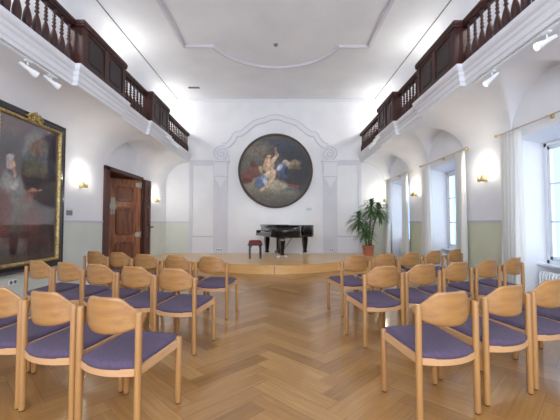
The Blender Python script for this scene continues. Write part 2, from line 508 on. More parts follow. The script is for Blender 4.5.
for a, b_, nm in ((213.6, 227.6, 'left'), (323.4, 337.4, 'right')):
    t = MB(); t.box(PX(a), PX(b_), YB-.03, YB+.01, ZST, PZ(161))
    trim(t, M['lilac'], 'painted pilaster %s of the round painting' % nm)
    t = MB()
    # capital: slab, body and hanging pendant
    xa, xb = PX(a-1.0), PX(b_+1.0)
    cxp = (xa+xb)/2
    t.box(xa-.03, xb+.03, YB-.075, YB, PZ(161.5), PZ(159.3), .008)
    t.box(xa-.005, xb+.005, YB-.06, YB, PZ(163), PZ(161.5), .006)
    tl_ = MB(); tl_.box(xa-.034, xb+.034, YB-.08, YB, PZ(161.8), PZ(161.2)); tl_.box(xa+.025, xb-.025, YB-.062, YB, PZ(176.6), PZ(176.0)); tl_.box(xa+.032, xa+.042, YB-.054, YB, PZ(175), PZ(163)); tl_.box(xb-.042, xb-.032, YB-.054, YB, PZ(175), PZ(163))
    trim(tl_, M['stucco_line'], 'thin lines of the stucco capital %s' % nm)
    t.box(xa+.04, xb-.04, YB-.05, YB, PZ(175), PZ(163), .006)
    t.box(xa+.03, xb-.03, YB-.058, YB, PZ(176.2), PZ(174.8), .006)
    w = (xb-xa)/2-.05
    poly = [(cxp-w, PZ(176)), (cxp-w*.8, PZ(179.5)), (cxp-w*.35, PZ(183)), (cxp-.03, PZ(187)), (cxp+.03, PZ(187)), (cxp+w*.35, PZ(183)), (cxp+w*.8, PZ(179.5)), (cxp+w, PZ(176))]
    t.M = Matrix.Translation((0, YB, 0)) @ Matrix.Rotation(pi/2, 4, 'X')
    t.prism(poly, 0, .045)
    t.M = Matrix.Identity(4)
    trim(t, M['stucco'], 'stucco capital %s of the round painting' % nm)
# stucco arch: centreline in px of the end wall, mirrored
half = [(275.5,116.3),(270.5,116.7),(265.5,118.8),(260,120.2),(255,122),(250,125.5),(245.5,129.2),(241,132.6),(235.2,134.0),(233.4,137.5),(231,141.0),(227.5,144.3),(222.5,146.0)]
full = [(x, y) for x, y in reversed(half)] + [(551-x, y) for x, y in half[1:]]
def smooth_path(p, n=4):
    out = []
    for i in range(len(p)-1):
        p0 = p[max(i-1,0)]; p1 = p[i]; p2 = p[i+1]; p3 = p[min(i+2,len(p)-1)]
        for k in range(n):
            t_ = k/n
            out.append(tuple(.5*((2*p1[c])+(-p0[c]+p2[c])*t_+(2*p0[c]-5*p1[c]+4*p2[c]-p3[c])*t_*t_+(-p0[c]+3*p1[c]-3*p2[c]+p3[c])*t_**3) for c in range(len(p1))))
    out.append(tuple(p[-1])); return out
fp = [(PX(x), PZ(y)) for x, y in smooth_path(full)]
def offset(p, d):
    out = []
    for i in range(len(p)):
        a = p[max(i-1,0)]; c = p[min(i+1,len(p)-1)]
        tx, tz = c[0]-a[0], c[1]-a[1]; l = sqrt(tx*tx+tz*tz) or 1
        out.append((p[i][0]-tz/l*d, p[i][1]+tx/l*d))
    return out
def band(t, p, w0, w1, dep):
    A = offset(p, w0); B = offset(p, w1)
    v = []
    for (a, b_) in zip(A, B):
        v += [(a[0],YB,a[1]),(a[0],YB-dep,a[1]),(b_[0],YB-dep,b_[1]),(b_[0],YB,b_[1])]
    f = []
    for i in range(len(p)-1):
        for k in range(3): f.append((i*4+k,(i+1)*4+k,(i+1)*4+k+1,i*4+k+1))
    f += [(0,1,2,3), tuple(len(v)-4+k for k in (3,2,1,0))]
    t.add(v, f)
t = MB(); band(t, fp, -.085, .085, .03)
for (cx_, sg) in ((221.3, 1), (329.7, -1)):
    ccx, ccz = PX(cx_), PZ(153.2)
    # volute disc and spiral
    n = 36
    disc = [(ccx+.29*cos(2*pi*k/n), ccz+.27*sin(2*pi*k/n)) for k in range(n)]
    t.M = Matrix.Translation((0, YB, 0)) @ Matrix.Rotation(pi/2, 4, 'X')
    t.prism(disc, 0, .035); t.M = Matrix.Identity(4)
trim(t, M['stucco'], 'curved stucco arch band over the round painting')
t = MB(); band(t, fp, -.095, -.075, .045); band(t, fp, .075, .098, .045)
for (cx_, sg) in ((221.3, 1), (329.7, -1)):
    ccx, ccz = PX(cx_), PZ(153.2)
    pts = []
    for k in range(0, 90):
        a = radians(70 + k*9.5); r = .29*(1-k/98)
        pts.append((ccx+sg*r*cos(a), YB-.04, ccz+r*.95*sin(a)))
    t.tube(pts, .013, 6)
trim(t, M['stucco_line'], 'raised edges and scrolls of the stucco arch')

# upper ceiling with coved edges
t = MB()
cl, cr_ = XL+.36, XR-.32
t.add([(cl,Y0,ZC),(cr_,Y0,ZC),(cr_,YB,ZC),(cl,YB,ZC)], [(3,2,1,0)])
for X_, xc, sg in ((XL, cl, -1), (XR, cr_, 1)):
    W_ = abs(X_-xc)
    def fn(u, w, X_=X_, sg=sg, W_=W_):
        a = pi/2*w
        return (X_ - sg*W_*(1-cos(a)), Y0+(YB-Y0)*u, ZC-.35+.35*sin(a))
    t.grid(fn, 4, 10)
struct(t.build('ceiling', M['plaster']), 'white vaulted edge ceiling with a stucco panel')
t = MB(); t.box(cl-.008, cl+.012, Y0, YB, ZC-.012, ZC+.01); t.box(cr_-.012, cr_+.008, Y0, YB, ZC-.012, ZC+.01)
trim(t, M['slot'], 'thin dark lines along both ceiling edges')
t = MB()
for d, z0 in ((.05, .05), (.03, .09)): t.box(XL, XR, YB-d, YB+.01, ZC-z0, ZC)
trim(t, M['stucco'], 'small cornice at the top of the end wall')
# ceiling panel moulding
cxm = -.07
def ceil_path():
    p = []
    yc0, yc1 = 1.2, 7.95
    def arc(cy, sgn, rev):
        R_ = (1.56**2+1.1**2)/(2*1.1); a0 = math.asin(1.56/R_) if 1.1 < R_ else 0
        q = []
        for k in range(33):
            s_ = -1+2*k/32
            ang = s_*a0 if R_ > 1.1 else 0
            q.append((cxm+R_*sin(ang), cy+sgn*(R_*cos(ang)-(R_-1.1))))
        return q[::-1] if rev else q
    p += [(cxm-2.27, yc0), (cxm-2.27, yc1)]
    p += arc(yc1, 1, False)
    p += [(cxm+2.27, yc1), (cxm+2.27, yc0)]
    p += arc(yc0, -1, True)
    return p
cp = ceil_path()
t = MB()
def flat_band(t, p, d0, d1, z0, z1):
    n = len(p)
    def off(d):
        out = []
        for i in range(n):
            a = p[i-1]; b_ = p[i]; c = p[(i+1)%n]
            t1 = Vector((b_[0]-a[0], b_[1]-a[1])).normalized(); t2 = Vector((c[0]-b_[0], c[1]-b_[1])).normalized()
            n1 = Vector((-t1.y, t1.x)); n2 = Vector((-t2.y, t2.x)); nn = (n1+n2)
            nn = nn/max(nn.length_squared/2, .3)
            out.append((b_[0]+nn.x*d, b_[1]+nn.y*d))
        return out
    A = off(d0); B = off(d1); v = []
    for a, b_ in zip(A, B): v += [(a[0],a[1],z1),(a[0],a[1],z0),(b_[0],b_[1],z0),(b_[0],b_[1],z1)]
    f = []
    for i in range(n):
        k2 = (i+1)%n
        for k in range(3): f.append((i*4+k, k2*4+k, k2*4+k+1, i*4+k+1))
    t.add(v, f)
flat_band(t, cp, -.05, .05, ZC-.022, ZC); flat_band(t, cp, -.025, .03, ZC-.045, ZC)
trim(t, M['lilac'], 'stucco moulding with a rounded end on the ceiling')

# gallery cornices
PAN = [(5.0, 6.4), (7.78, 8.96)]
prof = [(0,ZG0-.01),(.03,ZG0-.01),(.035,ZG0+.03),(.05,ZG0+.045),(.055,ZG0+.10),(.075,ZG0+.125),(.08,ZG0+.155),(.105,ZG0+.175),(.12,ZG0+.2),(.125,ZG1),(.0,ZG1),(-.05,ZG1)]
prof = [(d, ZG0+(z-ZG0)*(1.18 if z < ZG1-.001 else 1)) for d, z in prof]
def cornice(sgn, xg, label):
    inw = -sgn
    rows = []
    def row(fy, off): rows.append([(xg+inw*(d+off), fy(d), z) for d, z in prof])
    row(lambda d: Y0, 0)
    for a, b_ in PAN:
        row(lambda d, a=a: a-d-.01, 0); row(lambda d, a=a: a-d-.01, .08)
        row(lambda d, b_=b_: b_+d+.01, .08); row(lambda d, b_=b_: b_+d+.01, 0)
    row(lambda d: YB, 0)
    t = MB(); n = len(prof); v = [p for r in rows for p in r]; f = []
    for k in range(len(rows)-1):
        for i in range(n-1): f.append((k*n+i, k*n+i+1, (k+1)*n+i+1, (k+1)*n+i))
    t.add(v, f)
    for a, b_ in PAN:  # soffit behind the projecting pieces
        x0, x1 = sorted((xg, xg+inw*.1)); t.box(x0, x1, a, b_, ZG0-.008, ZG0+.02)
    return trim(t, M['cornice'], label)
cornice(-1, GL, 'white moulded cornice along the left gallery')
cornice(1, GR, 'white moulded cornice along the right gallery')

# balustrades
BPROF = [(.05,0),(.05,.05),(.046,.06),(.050,.10),(.053,.15),(.050,.19),(.038,.25),(.024,.30),(.014,.325),(.028,.345),(.028,.36),(.014,.375),
         (.026,.40),(.026,.415),(.014,.43),(.027,.455),(.014,.48),(.026,.505),(.014,.53),(.02,.55),(.028,.575),(.028,.618)]
bal_me = None
def balustrade(sgn, xg, label):
    inw = -sgn
    xc = xg - inw*.015
    root = thing('gallery_balustrade', label, 'balustrade', (xc, 6.5, ZG1))
    def L(mb): mb.M = Matrix.Translation((-xc, -6.5, -ZG1)); return mb
    zr0, zr1 = 4.335, 4.415
    segs = [(2.2, PAN[0][0]), (PAN[0][1], PAN[1][0]), (PAN[1][1], YB)]
    global bal_me
    for a, b_ in segs:
        t = L(MB()); t.box(xc-.055, xc+.055, a, b_, ZG1, ZG1+.04, .008)
        t.build('base_rail', M['dark_wood'], root)
        t = L(MB()); t.box(xc-.075, xc+.075, a, b_, zr0, zr1-.02, .012); t.box(xc-.06, xc+.06, a, b_, zr0-.03, zr0+.01)
        t.box(xc-.06, xc+.06, a, b_, zr1-.025, zr1, .01)
        t.build('handrail', M['dark_wood'], root)
        n = round((b_-a-.06)/.158); step = (b_-a)/n
        for k in range(n):
            yy = a + step*(k+.5)
            if yy < 2.9: continue
            if bal_me is None:
                tb = MB(); tb.lathe(BPROF, n=12)
                o = tb.build('baluster', M['dark_wood'], root); bal_me = o.data
            else:
                o = bpy.data.objects.new('baluster', bal_me); COL.objects.link(o); o.parent = root
            o.location = (0, yy-6.5, .04)
        # thin posts where the balusters meet the panel blocks
    for a, b_ in PAN:
        xf = xc + inw*.155   # face protrudes
        x0, x1 = sorted((xc - inw*.05, xf + inw*.0))
        t = L(MB()); t.box(x0, x1, a, b_, ZG1, zr0, .004)
        # frame members on the face
        def slab(y0, y1, z0, z1, d, mb):
            q0, q1 = sorted((xf, xf+inw*d)); mb.box(q0, q1, y0, y1, z0, z1, .006)
        mid = (a+b_)/2
        for (u0, u1) in ((a, a+.12), (mid-.06, mid+.06), (b_-.12, b_)): slab(u0, u1, ZG1, zr0, .022, t)
        slab(a+.12, mid-.06, ZG1, ZG1+.1, .022, t); slab(mid+.06, b_-.12, ZG1, ZG1+.1, .022, t)
        slab(a+.12, mid-.06, zr0-.08, zr0, .022, t); slab(mid+.06, b_-.12, zr0-.08, zr0, .022, t)
        # plinth
        slab(a-.012, b_+.012, ZG1, ZG1+.05, .034, t)
        blk = t.build('parapet_block', M['dark_wood'], root)
        for (u0, u1) in ((a+.12, mid-.06), (mid+.06, b_-.12)):
            t = L(MB())
            z0, z1 = ZG1+.1, zr0-.08; e = .05; c = .035
            q0, q1 = sorted((xf, xf+inw*.012))
            ym = [(u0+e+c, z0+e), (u1-e-c, z0+e), (u1-e, z0+e+c), (u1-e, z1-e-c), (u1-e-c, z1-e), (u0+e+c, z1-e), (u0+e, z1-e-c), (u0+e, z0+e+c)]
            v = [(xf, p[0], p[1]) for p in ym] + [(xf+inw*.016, p[0]+(.02 if p[0] < (u0+u1)/2 else -.02), p[1]+(.02 if p[1] < (z0+z1)/2 else -.02)) for p in ym]
            t.add(v, [tuple(range(8,16))] + [(i, (i+1)%8, 8+(i+1)%8, 8+i) for i in range(8)])
            t.build('raised_panel', M['dark_wood2'], blk)
        t = L(MB())
        q0, q1 = sorted((xc-inw*.075, xf+inw*.05))
        t.box(q0, q1, a-.03, b_+.03, zr0, zr1-.02, .012)
        q0, q1 = sorted((xc-inw*.06, xf+inw*.04)); t.box(q0, q1, a-.02, b_+.02, zr0-.03, zr0+.01); t.box(q0, q1, a-.02, b_+.02, zr1-.025, zr1, .01)
        t.build('handrail', M['dark_wood'], root)
    return root
balustrade(-1, GL, 'dark turned wooden balustrade along the left gallery')
bal_me_l = bal_me
balustrade(1, GR, 'dark turned wooden balustrade along the right gallery')

# ------------------------------------------------------------------ window niches and windows
XW = XR+.38
for i, c in enumerate(WIN):
    a, b_ = c-WHALF, c+WHALF
    sa, sb = a+.1, b_-.1; zt = WTOP; zw = WTOP-.1
    t = MB()
    xo = XW+.12
    t.add([(XR,b_,0),(XW,sb,0),(XW,sb,zw),(XR,b_,zt)], [(0,1,2,3)])
    t.add([(XR,a,0),(XW,sa,0),(XW,sa,zw),(XR,a,zt)], [(3,2,1,0)])
    t.add([(XR,a,zt),(XW,sa,zw),(XW,sb,zw),(XR,b_,zt)], [(3,2,1,0)])
    t.box(XW, xo, sa-.3, sb+.3, -.02, .66)              # parapet under the sill
    t.box(XW, xo+.0, sa-.5, sa, .66, WTOP+.4); t.box(XW, xo, sb, sb+.5, .66, WTOP+.4); t.box(XW, xo, sa, sb, zw, WTOP+.4)
    struct(t.build('wall_niche_%d' % (i+1), M['plaster']), 'splayed window niche in the right wall')
    r = bpy.data.objects.new('window_%d' % (i+1), None); COL.objects.link(r); r.location = (XW, c, .66); struct(r, 'tall white casement window in the right wall')
    def L(mb, c=c): mb.M = Matrix.Translation((-XW, -c, -.66)); return mb
    t = L(MB()); x0, x1 = XW-.02, XW+.06
    t.box(x0, x1, sa, sa+.055, .66, zw, .006); t.box(x0, x1, sb-.055, sb, .66, zw, .006)
    t.box(x0, x1, sa, sb, zw-.06, zw, .006); t.box(x0, x1, sa, sb, .66, .72, .006)
    t.build('window_frame', M['window_paint'], r)
    t = L(MB()); t.box(XW-.16, XW+.02, sa-.02, sb+.02, .635, .668, .008); t.build('window_sill', M['window_paint'], r)
    for (p0, p1) in ((sa+.055, c), (c, sb-.055)):
        t = L(MB()); y0, y1 = p0+.002, p1-.002; z0, z1 = .722, zw-.062
        xa, xb = XW-.012, XW+.035
        t.box(xa, xb, y0, y0+.05, z0, z1, .006); t.box(xa, xb, y1-.05, y1, z0, z1, .006)
        t.box(xa, xb, y0, y1, z0, z0+.055, .006); t.box(xa, xb, y0, y1, z1-.05, z1, .006)
        for k in (1, 2):
            zz = z0+(z1-z0)*k/3; t.box(xa, xb, y0+.03, y1-.03, zz-.013, zz+.013)
        cs = t.build('casement', M['window_paint'], r)
        t = L(MB()); t.box(XW+.01, XW+.014, y0+.03, y1-.03, z0+.03, z1-.03); t.build('pane', M['glass'], cs)
        t = L(MB()); ym = p1-.025 if p0 < c-.1 else p0+.025
        t.cyl((XW-.012, ym, 1.42), (XW-.05, ym, 1.42), .008, 8); t.box(XW-.058, XW-.046, ym-.009, ym+.009, 1.32, 1.43, .003)
        t.build('handle', M['brass'], cs)
        t = L(MB())
        for zz in (z0+.2, (z0+z1)/2, z1-.2):
            ye = y0 if p0 < c-.1 else y1
            t.cyl((XW-.024, ye, zz-.04), (XW-.024, ye, zz+.04), .009, 8)
        t.build('hinge', M['white_metal'], cs)

# radiators
def radiator(c, label, zb=0):
    r = thing('radiator', label, 'radiator', (XR+.24, c, zb), 0, 'radiators in the window niches')
    n = 20; w = 1.14
    for k in range(n):
        yy = -w/2 + w*(k+.5)/n
        t = MB()
        pts = [(-.05,yy,.12),(-.05,yy,.50),(-.035,yy,.535),(0,yy,.545),(.035,yy,.535),(.05,yy,.50),(.05,yy,.12),(.035,yy,.085),(0,yy,.075),(-.035,yy,.085)]
        t.tube(pts, .017, 8, closed=True)
        t.cyl((0,yy,.1),(0,yy,.53),.012,6)
        t.build('column', M['white_metal'], r)
    t = MB(); t.cyl((0,-w/2,.10),(0,w/2,.10),.016,8); t.cyl((0,-w/2,.50),(0,w/2,.50),.016,8); t.cyl((0,w/2,.10),(0,w/2+.04,.10),.01,8); t.cyl((0,w/2+.04,.10),(0,w/2+.04,0),.01,8)
    t.build('header_pipe', M['white_metal'], r)
    for s_ in (-1, 1):
        t = MB(); t.cyl((0, s_*.45, 0), (0, s_*.45, .09), .012, 8); t.cyl((0, s_*.45, 0), (0, s_*.45, .008), .025, 10); t.build('leg', M['white_metal'], r)
    return r
radiator(WIN[0], 'white column radiator below the nearest window on the right')
radiator(WIN[1], 'white column radiator below the middle window on the right')
radiator(WIN[2], 'white column radiator below the farthest window, beside the stage', ZST)

# curtain rods
for c, lab in zip(WIN, ('nearest', 'middle', 'farthest')):
    r = thing('curtain_rod', 'thin brass curtain rod over the %s window on the right' % lab, 'curtain rod', (XR-.09, c, 2.70))
    t = MB(); t.cyl((0,-1.0,0),(0,1.0,0),.008,10)
    t.build('rod', M['brass'], r)
    for s_ in (-1, 1):
        t = MB(); t.sphere((0, s_*1.03, 0), .026, 8); t.build('finial', M['brass'], r)
    for yy in (-.94, .0, .94):
        t = MB(); t.cyl((0,yy,0),(.088,yy,0),.008,8); t.cyl((.076,yy,0),(.09,yy,0),.03,12); t.sphere((0,yy,0),.018,6); t.build('bracket', M['brass'], r)
# curtains
def curtain(ya, yb, zb, label, flare=0.0, fy=0.0, nf=5, seed=0):
    rnd = random.Random(seed)
    ph = rnd.random()*6; x0 = XR-.09; zt = 2.675
    root = thing('curtain', label, 'curtain', (x0, (ya+yb)/2, zb), 0, 'white curtains on the right')
    cy = (ya+yb)/2
    def fn(u, w):
        z = zt+(zb-zt)*w
        amp = .028+.03*w
        yy = ya+(yb-ya)*u
        yy = cy+(yy-cy)*(1+flare*w*w*1.2) + fy*w*w
        off = sin(u*nf*2*pi+ph+.5*sin(3*w+ph))*amp + .4*amp*sin(u*nf*4.3*pi+2*ph+w)
        return (x0+off-x0-.01 - flare*.25*w*w*(1 if flare > 0 else 0), yy-cy, z-zb)
    t = MB(); t.grid(fn, 70, 24)
    o = t.build('cloth', M['curtain'], root)
    md = o.modifiers.new('thickness', 'SOLIDIFY'); md.thickness = .003
    for k in range(5):
        yy = ya + (yb-ya)*(k+.5)/5 - cy
        t = MB(); pts = [(.0+.02*cos(a*pi/6), yy, 2.70-zb+.02*sin(a*pi/6)-.006) for a in range(12)]
        t.tube(pts, .0025, 5, closed=True); t.build('ring', M['brass'], root)
    return root
curtain(4.87, 5.28, .03, 'long white curtain at the far side of the nearest window', 0.0, 0, 5, 1)
curtain(7.80, 8.20, .03, 'long white curtain at the far side of the middle window', 0.0, 0, 5, 2)
curtain(6.34, 6.64, .03, 'long cream white curtain at the near side of the middle window', 0.0, 0, 5, 3)
curtain(10.55, 10.95, ZST+.02, 'white curtain flaring towards the potted palm by the stage', .35, 0, 5, 4)
curtain(9.13, 9.55, .03, 'straight white curtain at the near side of the farthest window', 0.0, 0, 4, 5)

# ------------------------------------------------------------------ wall lamps
def sconce(x, y, z, nx, label):
    r = thing('wall_lamp', label, 'wall lamp', (x, y, z), 0, 'small brass wall lamps')
    t = MB(); a, b_ = sorted((0, nx*.012)); t.box(a, b_, -.055, .055, -.06, .06, .004); a, b_ = sorted((nx*.012, nx*.07)); t.box(a, b_, -.012, .012, -.035, -.01)
    t.build('wall_plate', M['brass'], r)
    # two upright half-round shades
    for s_ in (-1, 1):
        t = MB()
        for k in range(1):
            cx_, cy_ = nx*.09, s_*.042
            t.lathe([(.03,-.065),(.036,-.06),(.036,.06),(.033,.06),(.033,-.055)], (cx_, cy_, 0), 14, cap=False)
            t.lathe([(.001,-.066),(.031,-.065)], (cx_, cy_, 0), 14, cap=False)
        t.build('lamp_shade', M['brass'], r)
        t = MB(); t.lathe([(.004,-.05),(.02,-.045),(.022,.02),(.014,.045),(.002,.05)], (nx*.09, s_*.042, 0), 12, cap=False); t.build('bulb', M['lamp_glow'], r)
    l = bpy.data.lights.new('wall_lamp_light', 'POINT'); l.energy = SC_E; l.color = (1,.93,.78); l.shadow_soft_size = .05
    lo = bpy.data.objects.new('wall_lamp_light', l); COL.objects.link(lo); lo.location = (x+nx*.10, y, z+.13)
    return r
SC_E = 15
sconce(XR, 5.83, 2.07, -1, 'brass wall lamp between the nearest and the middle window')
sconce(XR, 8.82, 2.06, -1, 'brass wall lamp between the middle and the farthest window')
sconce(XR, 11.2, 2.06, -1, 'brass wall lamp in the corner behind the potted palm')
sconce(XL, 6.5, 2.03, 1, 'brass wall lamp beside the large portrait')
sconce(XL, 10.43, 1.99, 1, 'brass wall lamp beyond the open door')

# gallery uplights on the upper walls
def uplight(x, y, nx, label):
    z = 4.55
    r = thing('gallery_uplight', label, 'wall lamp', (x, y, z), 0, 'uplights on the galleries')
    t = MB(); a, b_ = sorted((0, nx*.02)); t.box(a, b_, -.06, .06, -.08, .08, .004); a, b_ = sorted((nx*.02, nx*.12)); t.box(a, b_, -.02, .02, -.03, 0)
    t.build('wall_plate', M['white_metal'], r)
    t = MB(); t.lathe([(.05,-.04),(.11,.05),(.105,.05),(.045,-.035)], (nx*.14,0,0), 16, cap=False); t.lathe([(.001,-.04),(.05,-.04)], (nx*.14,0,0), 16, cap=False); t.build('bowl', M['white_metal'], r)
    t = MB(); t.sphere((nx*.14,0,.03), .04, 8); t.build('bulb', M['lamp_glow'], r)
    l = bpy.data.lights.new('uplight_light', 'POINT'); l.energy = UP_E; l.color = (1,.96,.88); l.shadow_soft_size = .08
    lo = bpy.data.objects.new('uplight_light', l); COL.objects.link(lo); lo.location = (x+nx*.16, y, z+.15)
UP_E = 30
for yy, w in ((10.7, 'nearest the end wall'), (7.6, 'in the middle of the gallery'), (4.2, 'nearest the camera')):
    uplight(XL, yy, 1, 'white uplight on the left upper wall %s' % w)
    uplight(XR, yy, -1, 'white uplight on the right upper wall %s' % w)

# ------------------------------------------------------------------ track spotlights
def spot_head(name, loc, aim, label, group, stem=.09, energy=0):
    r = thing(name, label, 'spotlight', loc, 0, group)
    t = MB(); t.box(-.025,.025,-.045,.045,-.02,0,.004); t.cyl((0,0,-.02),(0,0,-stem),.009,8); t.sphere((0,0,-stem),.018,6)
    t.build('mount', M['white_metal'], r)
    d = Vector(aim).normalized(); p = Vector((0,0,-stem))
    a = p - d*.05; 
    t = MB(); t.tube([a-d*.05, a, p+d*.02, p+d*.075, p+d*.12], [.020,.024,.026,.040,.045], 14, cap=False); t.tube([a-d*.052, a-d*.05],[.005,.020],14,cap=False)
    t.build('lamp_head', M['white_metal'], r)
    t = MB(); t.tube([p+d*.10, p+d*.112], [.04,.025], 14); t.build('lens', M['spot_glow'], r)
    if energy:
        l = bpy.data.lights.new('spot_light', 'SPOT'); l.energy = energy; l.color = (1,.93,.82); l.spot_size = radians(60); l.spot_blend = .8; l.shadow_soft_size = .05
        lo = bpy.data.objects.new('spot_light', l); COL.objects.link(lo); lo.location = Vector(loc)+p+d*.14
        lo.rotation_euler = d.to_track_quat('-Z','Y').to_euler()
    return r
ZT = 3.375
trk = MB(); trk.box(-.018,.018,-.95,.95,-.03,0,.004)
o = trk.build('track_rail', M['white_metal']); o.location = (GL-.03, 3.75, ZT); tag(o, 'white lighting track under the left gallery edge', 'lighting track')
trk = MB(); trk.box(-.018,.018,-1.15,1.15,-.03,0,.004)
o = trk.build('track_rail', M['white_metal']); o.location = (GR+.03, 3.7, ZT); tag(o, 'white lighting track under the right gallery edge', 'lighting track')
spot_head('track_spotlight', (GL-.03, 4.15, ZT-.03), (.35,.8,-.35), 'white track spotlight under the left gallery, nearer one of the pair', 'spotlights on the left track', .10)
spot_head('track_spotlight', (GL-.03, 4.58, ZT-.03), (.45,.7,-.4), 'white track spotlight under the left gallery, farther one of the pair', 'spotlights on the left track', .08)
spot_head('track_spotlight', (GR+.03, 4.42, ZT-.03), (-.5,.15,-.45), 'white track spotlight under the right gallery, farther one of the pair', 'spotlights on the right track', .10)
spot_head('track_spotlight', (GR+.03, 3.5, ZT-.03), (-.55,.1,-.3), 'white track spotlight under the right gallery, at the right picture edge', 'spotlights on the right track', .10)
for sgn, xg, side, inw in ((-1, GL, 'left', 1), (1, GR, 'right', -1)):
    for k, (yy, w) in enumerate(((8.75, 'nearest'), (9.15, 'middle'), (9.55, 'farthest'))):
        off = .215 if yy < 9.0 else .135
        spot_head('stage_spotlight', (xg+inw*(off+.02), yy, 3.60), (-xg, 1.25, -2.3), 'small white spotlight on the %s gallery cornice, %s of three' % (side, w), 'stage spotlights on the %s cornice' % side, .06, 45)

# ------------------------------------------------------------------ door on the left
d = bpy.data.objects.new('door_1', None); COL.objects.link(d); d.location = (XL, DOORY[0], 0); struct(d, 'carved wooden double door in the left wall standing ajar')
def L(mb): mb.M = Matrix.Translation((-XL, -DOORY[0], 0)); return mb
t = L(MB())
t.box(XL-.02, XL+.05, DOORY[0]-.15, DOORY[0]+.05, 0, DOORZ+.05, .01); t.box(XL-.02, XL+.05, DOORY[1]-.02, DOORY[1]+.10, 0, DOORZ+.05, .01)
t.box(XL-.02, XL+.05, DOORY[0]-.15, DOORY[1]+.10, DOORZ-.03, DOORZ+.07, .01)
t.box(XL-.5, XL-.02, DOORY[0]-.01, DOORY[0]+.03, 0, DOORZ); t.box(XL-.5, XL-.02, DOORY[1]-.01, DOORY[1]+.02, 0, DOORZ); t.box(XL-.5, XL-.02, DOORY[0], DOORY[1], DOORZ-.02, DOORZ+.02)
t.build('door_frame', M['frame_wood'], d)
def leaf(hinge, width, ang, zb, zt, name_mats, detail=True, mirror=1):
    """leaf local: x along the width from the hinge, y thickness, z up"""
    T = Matrix.Translation((hinge[0]-XL, hinge[1]-DOORY[0], 0)) @ Matrix.Rotation(ang, 4, 'Z')
    t = MB(); t.M = T
    t.box(0, width, -.022, .022, zb, zt, .004)
    h = zt-zb
    fields = [(zb+h*.73, zb+h*.94), (zb+h*.36, zb+h*.70), (zb+h*.05, zb+h*.33)]
    # raised stiles and rails on both faces
    for sg in (-1, 1):
        y0, y1 = sorted((sg*.02, sg*.036))
        t.box(0, .13, y0, y1, zb, zt, .004); t.box(width-.13, width, y0, y1, zb, zt, .004)
        zs = [zb, fields[2][0], fields[2][1], fields[1][0], fields[1][1], fields[0][0], fields[0][1], zt]
        for k in range(0, 8, 2): t.box(.13, width-.13, y0, y1, zs[k], zs[k+1], .004)
    lf = t.build('door_leaf', name_mats[0], d)
    for sg in (-1, 1):
        t = MB(); t.M = T
        for (z0, z1) in fields:
            e = .045; xa, xb = .13+e, width-.13-e; za, zb_ = z0+e, z1-e; c = min(.06, (zb_-za)/3)
            oc = [(xa+c,za),(xb-c,za),(xb,za+c),(xb,zb_-c),(xb-c,zb_),(xa+c,zb_),(xa,zb_-c),(xa,za+c)]
            mx_, mz = (xa+xb)/2, (za+zb_)/2
            v = [(p[0], sg*.022, p[1]) for p in oc] + [(mx_+(p[0]-mx_)*.93, sg*.04, mz+(p[1]-mz)*.93) for p in oc] + [(mx_+(p[0]-mx_)*.80, sg*.04, mz+(p[1]-mz)*.80) for p in oc] + [(mx_+(p[0]-mx_)*.76, sg*.028, mz+(p[1]-mz)*.76) for p in oc]
            f = [(i+8*k, (i+1)%8+8*k, (i+1)%8+8*k+8, i+8*k+8) for k in range(3) for i in range(8)] + [tuple(range(24,32))]
            t.add(v, f)
        t.build('carved_panel', name_mats[1], lf)
    return lf, T
hx, hy = XL+.03, 9.24
ex, ey = -4.46, 8.62
ang = math.atan2(ey-hy, ex-hx); wid = sqrt((ex-hx)**2+(ey-hy)**2)
lf, T = leaf((hx, hy), wid, ang, .02, 2.46, (M['door_wood'], M['door_wood2']))
# ornate lock plate on the free edge, iron hinges at the hinge edge (room side)
for sg in (1,):
    t = MB(); t.M = T
    xc_ = wid-.10; zc_ = 1.72
    out = []
    for k in range(40):
        a = 2*pi*k/40; rr_ = 1+.16*cos(6*a)
        out.append((xc_+.075*rr_*cos(a), zc_+.21*rr_*sin(a)*(1 if abs(sin(a)) < .8 else 1.1)))
    v = [(p[0], sg*.034, p[1]) for p in out] + [(p[0], sg*.046, p[1]) for p in out]
    n = 40; t.add(v, [tuple(range(n,2*n))]+[(i,(i+1)%n,n+(i+1)%n,n+i) for i in range(n)])
    t.sphere((xc_, sg*.07, 1.60), .03, 8, (1,1,1)); t.cyl((xc_, sg*.04, 1.60), (xc_, sg*.07, 1.60), .012, 8)
    t.build('lock_plate', M['iron'], lf)
    for zz in (2.32, .95, .28):
        t = MB(); t.M = T
        t.cyl((.0, sg*.045, zz-.09), (.0, sg*.045, zz+.09), .018, 10)
        t.box(.0, .13, sg*.036-.003, sg*.036+.006, zz-.06, zz+.06, .003); t.box(.12,.15, sg*.036-.003, sg*.036+.006, zz-.05, zz+.05,.003)
        t.build('hinge', M['iron'], lf)
lf2, T2 = leaf((XL+.095, DOORY[1]+.02), .39, radians(88), .24, 2.50, (M['frame_wood'], M['door_wood2']))
t = MB(); t.M = T2
for sg in (-1,): 
    t.cyl((.34, sg*.036, 1.15), (.34, sg*.10, 1.15), .012, 8); t.box(.32, .42, sg*.10-.01, sg*.10+.01, 1.13, 1.17, .005); t.box(.31,.37,sg*.04-.004,sg*.04+.004,1.02,1.24,.002)
t.build('handle', M['rubber'], lf2)
